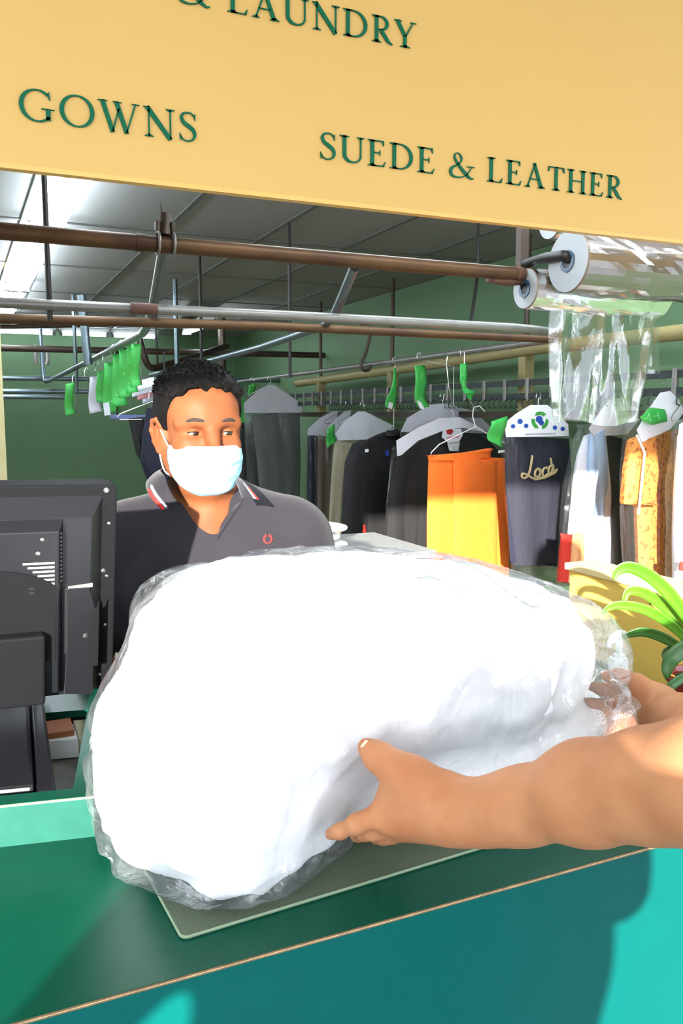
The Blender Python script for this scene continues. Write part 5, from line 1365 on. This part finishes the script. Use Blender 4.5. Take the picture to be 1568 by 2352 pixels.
# --- cluster on the conveyor
def conv(label, hook, yaw=.12, X=2.80): 
    return Gar(label, 'garment', hook, yaw=yaw, X=X)
g = conv('navy trousers under a pale cape in film, leftmost of the conveyor cluster', (770, 925), X=2.84)
g.hanger(-.05, .22, .11); g.cape([(764, 944), (776, 944), (772, 970), (760, 998), (706, 1000), (708, 984), (735, 960)], m_capeg)
g.panel('trousers', [(706, 996), (735, 996), (733, 1240), (704, 1240)], c_navy, .06, folds=2, seed=.4); g.cover([(764, 942), (778, 944), (750, 1010), (740, 1250), (700, 1250), (702, 985), (735, 958)], .10, seed=.3)
g = conv('brown trousers under a pale cape in film, just right of the navy pair', (798, 922), X=2.80)
g.hanger(-.05, .22, .11); g.cape([(792, 944), (806, 942), (800, 980), (775, 1000), (752, 1000), (750, 985), (770, 962)], m_capeg)
g.panel('trousers', [(730, 1000), (775, 1000), (760, 1240), (728, 1240)], c_brown, .06, folds=2, seed=1.4); g.cover([(792, 942), (808, 942), (782, 1010), (768, 1250), (726, 1250), (730, 1000), (764, 960)], .10, seed=1.3)
g = conv('beige trousers under a wide white cape with green ticket, behind the plain black jacket', (832, 925), X=2.74)
g.hanger(-.04, .22, .11); g.cape([(822, 945), (838, 945), (868, 960), (903, 978), (880, 1008), (776, 1012), (770, 996), (790, 968)])
g.panel('trousers', [(768, 1010), (868, 1010), (850, 1100), (800, 1250), (752, 1250), (760, 1100)], c_beige, .06, folds=3, seed=2.4)
g.cover([(820, 943), (840, 943), (905, 976), (880, 1100), (800, 1260), (748, 1260), (756, 1060), (770, 985)], .10, seed=2.3)
g.tagstrip([(750, 986), (749, 1005), (752, 1028)], [(766, 973), (768, 995), (774, 1013)], print_at=((.5, .6, .3),))

# --- black jackets on the near rail
def jacket(g, body, sleeveL, sleeveR, mat, lap=None, off=0.0):
    b = g.panel('jacket_body', body, mat, .11, off, folds=2, amp=.006, seed=.9)
    for sl in (sleeveL, sleeveR):
        if sl: g.panel('sleeve', sl, mat, .09, off + .02, folds=1, amp=.006, seed=1.9, taper=False)
    return b
g = Gar('plain black suit jacket left of the white caped jacket, green ticket above', 'garment', (905, 826), yaw=.35, X=2.47)
g.hanger(g.L(907, 985)[1], .19, .045, m_wirew)
jacket(g, [(888, 990), (906, 985), (936, 988), (936, 1275), (812, 1275), (810, 1090), (815, 1030), (850, 1003)], [(815, 1020), (840, 1010), (842, 1100), (836, 1278), (786, 1278), (788, 1150), (796, 1060)], None, c_black)
g.panel('collar', [(890, 988), (922, 988), (928, 1000), (886, 1002)], c_black, .08, .03, folds=1, amp=.002)
g.sheet('cleaning_label', g and [(838, 1032), (846, 1031), (846, 1038), (838, 1039)], m_paper, .072)
g.panel('red_ribbon', [(834, 1205), (838, 1205), (842, 1232), (832, 1232)], c_dred, .01, .075, folds=1, amp=.001)
g.sheet('blue_clip', [(884, 1036), (892, 1032), (892, 1047), (886, 1048)], M('clip_blue', (44, 70, 160), .4), .072)
g.tagstrip([(902, 846), (896, 890), (888, 920), (888, 936)], [(907, 846), (908, 890), (914, 915), (908, 938)], print_at=((.5, .62, .25),), curl=.012)
g.sheet('barcode_label', [(893, 923), (902, 926), (900, 940), (891, 936)], m_paper, .082)
g = Gar('black suit jacket under a white shoulder cape, behind the orange trousers', 'garment', (962, 815), yaw=.30, X=2.44)
g.hanger(g.L(1040, 965)[1], .21, .06, m_wirew, mid=g.L(1040, 965)[0])
jacket(g, [(1020, 985), (1060, 985), (1120, 1010), (1150, 1040), (1172, 1320), (905, 1320), (915, 1060), (945, 1020)], [(930, 1025), (958, 1015), (960, 1120), (950, 1290), (884, 1300), (892, 1150), (905, 1050)], None, c_black)
g.cape([(1010, 960), (1055, 958), (1110, 985), (1112, 992), (1060, 982), (1020, 988), (960, 1012), (922, 1045), (912, 1048), (910, 1012), (960, 982)], None, .075)
g.cape([(1018, 985), (1058, 985), (1062, 1000), (1054, 1014), (1030, 1018), (1014, 1004)], None, .085)
g.sheet('cape_crest', [(1024, 988), (1036, 985), (1041, 990), (1036, 998), (1027, 997)], M('crest_red', (170, 40, 40), .6), .088)
g.sheet('crest_writing', [(1026, 1004), (1054, 1000), (1055, 1004), (1027, 1008)], M('crest_pink', (224, 140, 150), .6), .088)
g.panel('jacket_lining', [(1026, 1016), (1056, 1014), (1052, 1036), (1032, 1036)], M('lining_grey', (196, 196, 200), .6, var=.04), .02, .072, folds=1, amp=.002)
g.cover([(1010, 955), (1055, 953), (1150, 1010), (1165, 1330), (882, 1330), (886, 1160), (900, 1030), (960, 975)], .17, seed=4.1)
g.tagstrip([(950, 840), (951, 880), (955, 915), (965, 938)], [(973, 838), (977, 880), (978, 910), (988, 934)], print_at=((.5, .32, .2), (.5, .7, .2)), off=.05, curl=.012)
g.sheet('barcode_label', [(957, 920), (967, 924), (975, 940), (964, 938)], m_paper, .065)
# --- grey caped pieces behind
g = Gar('grey caped garment in film, in the back layer above the orange trousers', 'garment', (1015, 905), yaw=.2, X=2.78)
g.hanger(-.03, .22, .10); g.cape([(985, 930), (1020, 926), (1090, 945), (1130, 985), (1120, 995), (920, 992), (935, 960)], m_capeg)
g.cover([(985, 926), (1030, 922), (1100, 945), (1135, 990), (1130, 1200), (925, 1200), (918, 985)], .10, seed=5.0)
g.panel('trousers', [(930, 990), (1120, 990), (1110, 1200), (940, 1200)], c_char, .05, folds=3, seed=.2)
# --- orange trousers on two long hangers
g = Gar('bright orange folded trousers on a white wire hanger', 'garment', (1023, 813), yaw=.12, X=2.35)
x0, z0 = g.L(1040, 930); 
hkp = [g.W(*g.L(1020, 826)), g.W(*g.L(1018, 818)), g.W(*g.L(1023, 812)), g.W(*g.L(1028, 818)), g.W(*g.L(1025, 835)), g.W(*g.L(1030, 885)), g.W(*g.L(1040, 938)), g.W(*g.L(1043, 946)), g.W(*g.L(1036, 944))]
MB().tube(hkp, .003, 7).build('hanger_extension', m_wire, g.t)
hkp = [g.W(*g.L(1020, 965)), g.W(*g.L(1022, 945)), g.W(*g.L(1032, 932)), g.W(*g.L(1043, 940)), g.W(*g.L(1040, 952))]
hg = MB().tube([g.W(*g.L(*p), .07) for p in ((1094, 945), (1082, 933), (1068, 936), (1066, 955), (1073, 980), (1120, 1008), (1150, 1022), (1168, 1042), (1166, 1052), (1150, 1052))], .0032, 7).build('hanger', m_wirew, g.t)
MB().tube([g.W(*g.L(*p), .07) for p in ((1073, 980), (1030, 1000), (990, 1020), (972, 1038), (969, 1050), (985, 1051))], .0032, 7).build('hanger_wire', m_wirew, hg)
MB().tube([g.W(*g.L(968, 1050), .07), g.W(*g.L(985, 1050), .07)], .009, 8).build('bar_cap', m_wirew, hg); MB().tube([g.W(*g.L(1126, 1037), .07), g.W(*g.L(1153, 1034), .07)], .008, 8).build('bar_cap', m_wirew, hg)
g.panel('trousers', [(984, 1046), (1168, 1046), (1170, 1180), (1168, 1345), (980, 1345), (980, 1180)], c_orange, .05, .075, folds=2.5, amp=.005, seed=1.1, taper=False)
g.panel('folded_waist', [(985, 1046), (1060, 1040), (1126, 1030), (1127, 1052), (1060, 1058), (985, 1058)], c_orange, .06, .08, folds=1, amp=.002, taper=False)
g.panel('leg_fold', [(1040, 1050), (1140, 1050), (1142, 1345), (1042, 1345)], c_orange, .03, .105, folds=1, amp=.003, taper=False)
g = Gar('green ticket strip and wire hook beside the orange trousers', 'ticket', (1062, 803), yaw=.1, X=2.37, name='hanging_hook')
MB().tube([g.W(*g.L(*p)) for p in ((1058, 815), (1057, 806), (1062, 800), (1066, 806), (1066, 850), (1078, 918), (1095, 946), (1088, 938))], .0028, 7).build('hanger_extension', m_wire, g.t)
g.tagstrip([(1055, 836), (1054, 870), (1062, 890), (1068, 905)], [(1070, 834), (1070, 870), (1072, 888), (1086, 898)], print_at=((.5, .2, .2), (.5, .5, .2)), off=.02, curl=.008)
g.tagstrip([(1066, 899), (1076, 915)], [(1087, 897), (1085, 920)], off=.025, name='ticket_end')

# --- navy tee shirt with gold script
g = Gar('navy garment with gold script under a white cape with a recycling emblem', 'garment', (1236, 905), yaw=.3, X=2.62)
g.hanger(-.02, .22, .10)
g.panel('shirt', [(1158, 1000), (1306, 1000), (1312, 1080), (1300, 1300), (1172, 1300), (1160, 1100)], c_navy, .05, .0, folds=2, seed=.6)
cp = g.cape([(1218, 930), (1256, 930), (1278, 948), (1304, 975), (1306, 1002), (1162, 1004), (1158, 972), (1185, 950)], M('cape_bright', (236, 236, 238), .7, var=.02), .045)
gm = M('recycle_green', (60, 150, 60), .6); bm_ = M('recycle_blue', (40, 80, 170), .6)
cx0, cy0 = 1240, 966
for k in range(3):
    a0 = math.radians(90 + 120 * k)
    P_a = [(cx0 + 20 * math.cos(a0 + q), cy0 - 21 * math.sin(a0 + q)) for q in (-.75, -.35, .05, .45)]
    P_b = [(cx0 + 12 * math.cos(a0 + q), cy0 - 13 * math.sin(a0 + q)) for q in (.45, .05, -.35, -.75)]
    g.sheet('printed_arrow', P_a + [(cx0 + 16 * math.cos(a0 + .85), cy0 - 17 * math.sin(a0 + .85))] + P_b, gm, .0475, .001, cp)
for px, py, r in ((cx0 - 2, cy0 - 3, 8), (cx0 + 3, cy0 + 5, 6), (1178, 979, 5), (1194, 968, 6), (1208, 978, 5), (1274, 982, 5), (1292, 985, 5)):
    g.sheet('printed_dot', [(px + r * math.cos(q), py - r * math.sin(q)) for q in [2 * math.pi * i / 14 for i in range(14)]], bm_, .0474, .0008, cp)
g.sheet('printed_line', [(1205, 996), (1276, 994), (1276, 997), (1205, 999)], M('print_grey', (170, 172, 178), .7), .0474, .0008, cp)
m_gold = M('script_gold', (206, 182, 132), .45, var=.08, scale=120)
scr = [[(1222, 1046), (1219, 1066), (1214, 1088), (1205, 1098), (1198, 1095), (1199, 1088), (1208, 1090), (1220, 1097), (1228, 1100)],
       [(1236, 1076), (1229, 1082), (1228, 1092), (1234, 1096), (1240, 1088), (1238, 1078), (1243, 1082)], [(1256, 1074), (1248, 1077), (1245, 1088), (1250, 1094), (1257, 1089)],
       [(1270, 1068), (1262, 1072), (1259, 1084), (1265, 1088), (1270, 1070), (1270, 1086), (1275, 1086)], [(1264, 1052), (1267, 1070), (1272, 1084)]]
for st_ in scr:
    MB().tube([g.W(*g.L(*p, .033), .033) for p in [(q.x, q.y) for q in catmull([(a, b, 0) for a, b in st_], 5)]], .0062, 6).build('script_stroke', m_gold, g.t)
MB().tube([g.W(*g.L(*p, .032), .032) for p in ((1228, 1102), (1250, 1096), (1272, 1086), (1279, 1078))], [.004, .010, .010, .006], 8).build('script_swash', m_gold, g.t)
g.cover([(1215, 926), (1258, 926), (1306, 970), (1322, 1150), (1326, 1345), (1180, 1345), (1160, 1100), (1152, 975)], .12, seed=6.4)
g.tagstrip([(1126, 968), (1121, 990), (1123, 1012)], [(1163, 955), (1158, 990), (1155, 1028)], print_at=((.5, .62, .3),), off=.05)

# --- right hand group on the conveyor, nearest the camera
g = Gar('white and pale blue shirt in crinkled film, right of the navy garment', 'garment', (1345, 900), yaw=.4, X=2.66)
g.hanger(-.02, .20, .10)
g.panel('shirt', [(1345, 990), (1390, 985), (1398, 1100), (1400, 1345), (1300, 1345), (1318, 1120), (1328, 1040)], c_white, .08, folds=3, seed=.3, amp=.012)
g.panel('shirt_front', [(1356, 990), (1388, 985), (1392, 1120), (1370, 1200), (1350, 1120)], c_blue, .05, .045, folds=1.5, seed=2.0)
g.panel('red_cloth', [(1290, 1225), (1322, 1230), (1318, 1340), (1284, 1338)], c_dred, .05, .02, folds=1.5, seed=.5); g.panel('tan_cloth', [(1316, 1225), (1338, 1222), (1326, 1340), (1304, 1340)], c_tan, .05, .05, folds=1.5, seed=1.5)
g.cover([(1335, 975), (1392, 975), (1412, 1100), (1416, 1350), (1284, 1350), (1296, 1170), (1320, 1010)], .14, seed=7.7)
g = Gar('black trousers under a white cape, between the pale blue shirt and the leopard coat', 'garment', (1395, 880), yaw=.4, X=2.84)
g.hanger(-.02, .20, .10)
g.cape([(1400, 918), (1428, 915), (1452, 930), (1478, 950), (1440, 998), (1362, 1002), (1352, 985), (1375, 950)])
g.panel('trousers', [(1388, 1000), (1448, 998), (1436, 1160), (1432, 1340), (1396, 1340), (1392, 1160)], c_black, .05, -.02, folds=2, seed=2.2)
g.panel('grey_cloth', [(1400, 1160), (1440, 1150), (1452, 1345), (1404, 1345)], c_char, .06, .02, folds=2, seed=3.2)
g.cover([(1395, 912), (1440, 910), (1482, 952), (1460, 1100), (1456, 1350), (1392, 1350), (1380, 1100), (1345, 990)], .12, seed=8.1)
g = Gar('orange brown leopard print coat with white paper collar and green ticket', 'garment', (1525, 872), yaw=.4, X=2.84)
g.hanger(-.05, .20, .10)
g.panel('coat', [(1470, 1000), (1568, 985), (1580, 1100), (1560, 1360), (1468, 1360), (1462, 1160), (1440, 1155), (1444, 1060)], c_leo, .10, folds=2, seed=1.0, amp=.010)
g.panel('sleeve', [(1452, 1010), (1490, 1000), (1500, 1080), (1490, 1160), (1432, 1158), (1438, 1080)], c_leo, .08, .05, folds=1, seed=2.0, taper=False)
g.cape([(1516, 902), (1538, 898), (1556, 915), (1572, 945), (1540, 985), (1474, 1016), (1462, 988), (1490, 940)], None, .085)
g.tagstrip([(1466, 958), (1490, 937), (1528, 940)], [(1470, 966), (1498, 976), (1534, 968)], off=.10, print_at=((.5, .3, .2), (.5, .75, .2)))
g.cover([(1512, 898), (1542, 896), (1590, 960), (1600, 1100), (1590, 1375), (1450, 1375), (1438, 1180), (1440, 1010), (1470, 960)], .16, seed=9.2)
MB().tube([g.W(*g.L(*p, .10), .10) for p in ((1462, 1000), (1480, 1040), (1478, 1060), (1466, 1180))], .005, 7).build('drawstring', m_wht, g.t)
g = Gar('white garment in bright film at the right edge of the picture', 'garment', (1585, 872), yaw=.4, X=2.68)
g.hanger(-.05, .18, .10); g.panel('shirt', [(1556, 1000), (1640, 980), (1650, 1380), (1552, 1380)], c_white, .10, folds=3, seed=.6)
g.panel('red_cloth', [(1562, 1290), (1590, 1290), (1590, 1312), (1560, 1310)], c_dred, .02, .06, folds=1)
g.cape([(1560, 975), (1600, 950), (1640, 960), (1640, 1010), (1556, 1010)], None, .055)
g.cover([(1560, 960), (1640, 940), (1650, 1390), (1544, 1390), (1548, 1000)], .14, seed=3.7)

# --- ticket bundle on the left side rail
tk = [(170, 868, 150, 170, 955, 5.9), (198, 852, 205, 232, 950, 5.5), (222, 840, 222, 240, 925, 5.2), (240, 820, 238, 275, 950, 4.7), (258, 800, 258, 290, 935, 4.4), (276, 790, 272, 300, 915, 4.15), (296, 780, 290, 314, 905, 3.95), (316, 778, 300, 322, 890, 3.75)]
for i, (hx_, hy_, xa, xb, yb, Y) in enumerate(tk):
    pos = ('first from the far left', 'second from the far left, grey and white', 'third from the left', 'widest with a white label at its foot', 'fifth from the left', 'sixth from the left', 'seventh from the left', 'nearest, at the right end of the bunch')[i]
    g = Gar('%s ticket on the left side rail, %s' % ('pale' if i == 1 else 'green', pos), 'ticket', (hx_, hy_), yaw=.1, Y=Y, name='hanging_ticket', group='ticket strips on the left side rail')
    MB().tube([g.W(*g.L(hx_ - 4, hy_ + 12)), g.W(*g.L(hx_ - 4, hy_ - 2)), g.W(*g.L(hx_ + 1, hy_ - 8)), g.W(*g.L(hx_ + 5, hy_)), g.W(*g.L(hx_ + 3, hy_ + 30)), g.W(*g.L((xa + xb) / 2 + 14, yb - 5))], .0035, 6).build('wire_hook', m_wire, g.t)
    ty = hy_ + 14
    tg = g.tagstrip([(xa, ty), (xa - 2, (ty + yb) / 2), (xa + 2, yb)], [(xb, ty - 3), (xb - 2, (ty + yb) / 2), (xb + 4, yb - 6)], off=.02, print_at=((.5, .35, .18), (.5, .78, .18)) if i in (3, 4, 6) else ((.5, .5, .2),), curl=.02)
    if i == 1: tg.data.materials[0] = m_capeg
    if i == 3: g.sheet('barcode_label', [(237, 926), (250, 924), (254, 953), (240, 955)], m_paper, .05)
# dark garments, papers and a folded white stack in the back
g = Gar('black and navy garment hanging in shadow behind the shoulder of the man', 'garment', (350, 905), yaw=.2, Y=3.6)
g.hanger(-.03, .16, .06)
g.panel('trousers', [(294, 960), (352, 955), (350, 1100), (312, 1040)], c_black, .06, -.04, folds=2, seed=.5); g.panel('jacket_body', [(336, 935), (400, 930), (400, 1110), (345, 1120), (322, 1060)], c_navy, .08, .02, folds=2, seed=1.5)
sh = thing('wall_rack', 'small grey shelf rack with papers hanging beside the head of the man', 'shelf', at(320, 955, Y=4.4))
def shl(o): o.data.transform(Matrix.Translation(-Vector(sh.location))); o.parent = sh; return o
a, b = at(266, 958, Y=4.4), at(352, 952, Y=4.4)
shl(MB().box((a.x, 4.35, a.z - .012), (b.x + .1, 4.6, a.z + .012)).build('shelf_board', M('rack_blue', (84, 96, 150), .5, var=.1), smooth=False, bevel=.004))
shl(MB().box((b.x + .02, 4.36, a.z), (b.x + .10, 4.58, a.z + .16)).build('shelf_bin', m_blue, smooth=False, bevel=.004))
for x_ in (a.x + .02, b.x + .08): shl(MB().tube([Vector((x_, 4.48, a.z)), Vector((x_, 4.48, 1.93))], .005, 6).build('hanging_wire', m_rod))
for k in range(4):
    p_ = at(300 + k * 12, 905 + k * 3, Y=4.42 + k * .02)
    o = MB().grid(6, 4, lambda u, v: p_ + Vector((u * .14 - .02, .02 * math.sin(u * 4), v * .05 + u * .04 - k * .01))).build('paper_sheet', m_paper if k != 2 else M('paper_pink', (222, 150, 150), .8), None, solid=.001)
    tag(o, ('lowest white paper sheet on the rack beside the man', 'white paper sheet in the middle of the rack papers', 'pink printed sheet among the rack papers', 'topmost white paper sheet on the rack beside the man')[k], 'paper')
a, b = at(690, 1262, Y=3.2), at(782, 1200, Y=3.2)
tb_ = thing('work_table', 'plain work table behind the man carrying white folded laundry', 'table', ((a.x + b.x) / 2, 3.3, 0))
zt_ = a.z - .01
MB().box((-.45, -.3, zt_ - .03), (.45, .3, zt_)).build('table_top', M('table_grey', (150, 150, 146), .6), tb_, smooth=False, bevel=.004)
for sx_ in (-.4, .4):
    for sy_ in (-.25, .25): MB().box((sx_ - .02, sy_ - .02, 0), (sx_ + .02, sy_ + .02, zt_ - .03)).build('leg', m_blue, tb_, smooth=False)
for k in range(3):
    c = Vector(((a.x + b.x) / 2 + (.01, -.02, .02)[k], 3.25, zt_ + .001 + k * .036))
    S = SDF((c.x - .16, c.y - .14, c.z - .01), (c.x + .16, c.y + .14, c.z + .06), .006)
    S.ell((c.x, c.y, c.z + .018), (.12 - k * .008, .10, .0178), rotz(.1 * k), k=0, p=3.2)
    o = S.build('folded_cloth', m_linen, None, 1); tag(o, ('lowest white folded cloth in the stack on the work table', 'middle white folded cloth in the stack on the work table', 'topmost white folded cloth in the stack on the work table')[k], 'laundry', 'folded white laundry on the work table')
# ------------------------------------------------------------------ plant, pump bottle
m_leaf = M('leaf_green', (78, 136, 30), .35, var=.15, scale=14, col2=(60, 120, 30), mix=(.45, .75), mscale=6, sss=.15, bump=.05, bscale=120)
m_leafd = M('leaf_dark', (44, 92, 30), .35, var=.15, scale=14, sss=.1)
m_pot = M('pot_red', (150, 26, 26), .12, var=.12, scale=14, col2=(70, 10, 14), mix=(.5, .7), coat=.6)
m_soil = M('soil', (50, 36, 26), .95, var=.4, scale=60, bump=.6)
pc = at(1598, 1668, Z=CZ); pc = Vector((pc.x, pc.y, CZ + .0005))
pl_ = thing('potted_plant', 'strap leaved green plant in a glazed red pot at the right end of the counter', 'plant', pc)
dpl = (pc - EYE).dot(FW)
zr = at(1560, 1543, d=dpl).z - CZ
MB().lathe([(.034, 0), (.036, .002), (.047, zr * .6), (.050, zr * .82), (.056, zr * .86), (.058, zr * .95), (.055, zr), (.049, zr), (.046, zr * .9), (.0001, zr * .9)], 36).build('pot', m_pot, pl_)
MB().lathe([(.046, zr * .89), (.03, zr * .93), (.0001, zr * .94)], 24).build('soil', m_soil, pl_)
leaves = [  # picture path from base to tip with distance, half width
    ([(1602, 1490, 0), (1585, 1435, -.02), (1540, 1368, -.03), (1490, 1322, -.03), (1445, 1303, -.03), (1418, 1312, -.03), (1409, 1332, -.03)], 17, m_leaf),
    ([(1605, 1500, 0), (1580, 1445, 0), (1540, 1405, .01), (1500, 1374, .01), (1464, 1357, .01), (1440, 1362, .01), (1431, 1395, .01)], 15, m_leaf),
    ([(1605, 1505, 0), (1575, 1468, -.01), (1530, 1428, -.01), (1480, 1400, -.02), (1430, 1390, -.02), (1400, 1395, -.02), (1380, 1412, -.02)], 13, m_leaf),
    ([(1605, 1520, .0), (1560, 1487, .0), (1520, 1464, .01), (1480, 1452, .01), (1450, 1456, .01), (1428, 1465, .01)], 13, m_leafd),
    ([(1610, 1510, -.03), (1578, 1490, -.05), (1550, 1505, -.06), (1534, 1530, -.06), (1531, 1560, -.06)], 20, m_leafd),
    ([(1608, 1535, -.04), (1578, 1552, -.06), (1548, 1570, -.07), (1534, 1590, -.07), (1528, 1610, -.07)], 11, m_leafd),
    ([(1605, 1510, .02), (1560, 1490, .03), (1536, 1490, .03), (1524, 1502, .03), (1527, 1518, .03)], 6, m_leafd),
    ([(1605, 1500, .04), (1560, 1400, .05), (1520, 1376, .05), (1490, 1388, .05)], 8, m_leafd),
    ([(1610, 1480, .03), (1625, 1400, .05), (1660, 1330, .05), (1700, 1310, .05)], 16, m_leaf), ([(1612, 1490, -.03), (1640, 1440, -.05), (1690, 1420, -.05), (1720, 1450, -.05)], 16, m_leaf)]
for path, hw, mt_ in leaves:
    P_ = catmull([at(x, y, d=dpl + dd) for x, y, dd in path], 7); n = len(P_)
    L_ = [];
    rows = []
    for i, p in enumerate(P_):
        t = (P_[min(i + 1, n - 1)] - P_[max(i - 1, 0)]).normalized(); vdir = (EYE - p).normalized()
        s_ = t.cross(vdir).normalized(); u = i / (n - 1); w_ = hw * dpl / F * (min(1, .45 + u * 1.6)) * (1 - u ** 4) ** .8 + .0006
        nrm = s_.cross(t).normalized()
        tilt = (s_ * .85 + nrm * .5).normalized()
        rows.append([p - pc + tilt * (w_ * k) + nrm * (abs(k) * w_ * .35) for k in (-1, -.5, 0, .5, 1)])
    mb = MB(); mb.add([q for r in rows for q in r], [(i * 5 + j, i * 5 + j + 1, (i + 1) * 5 + j + 1, (i + 1) * 5 + j) for i in range(n - 1) for j in range(4)])
    mb.build('leaf', mt_, pl_, solid=.0012, autosmooth=False)
# pump bottle
m_pump = M('pump_white', (240, 240, 240), .3, var=.01)
m_btl = M('bottle_clear', (236, 240, 240), .12, var=.02, trans=.6)
bc = at(1415, 1640, Z=CZ); bc = Vector((bc.x, bc.y, CZ + .0005)); db = (bc - EYE).dot(FW)
def bz(py): return at(1420, py, d=db).z - CZ
pb = thing('pump_bottle', 'white pump bottle standing between the bag and the plant on the counter', 'bottle', bc)
MB().lathe([(.0001, 0), (.027, 0), (.030, .004), (.030, bz(1575)), (.026, bz(1560)), (.014, bz(1550)), (.014, bz(1546))], 28).build('bottle_body', m_btl, pb)
MB().lathe([(.0155, bz(1548)), (.017, bz(1546)), (.017, bz(1510)), (.0155, bz(1506)), (.011, bz(1505)), (.011, bz(1498)), (.0001, bz(1497))], 28).build('collar_cap', m_pump, pb)
MB().tube([Vector((0, 0, bz(1500))), Vector((0, 0, bz(1462)))], .0062, 14).build('pump_stem', m_pump, pb)
hz = bz(1456)
MB().tube([Vector((.012, 0, hz + .003)), Vector((0, 0, hz + .004)), Vector((-.010, 0, hz)), Vector((-.022, 0, hz - .010)), Vector((-.026, 0, hz - .018))], [.006, .0082, .0075, .0055, .0042], 12).build('pump_nozzle', m_pump, pb)
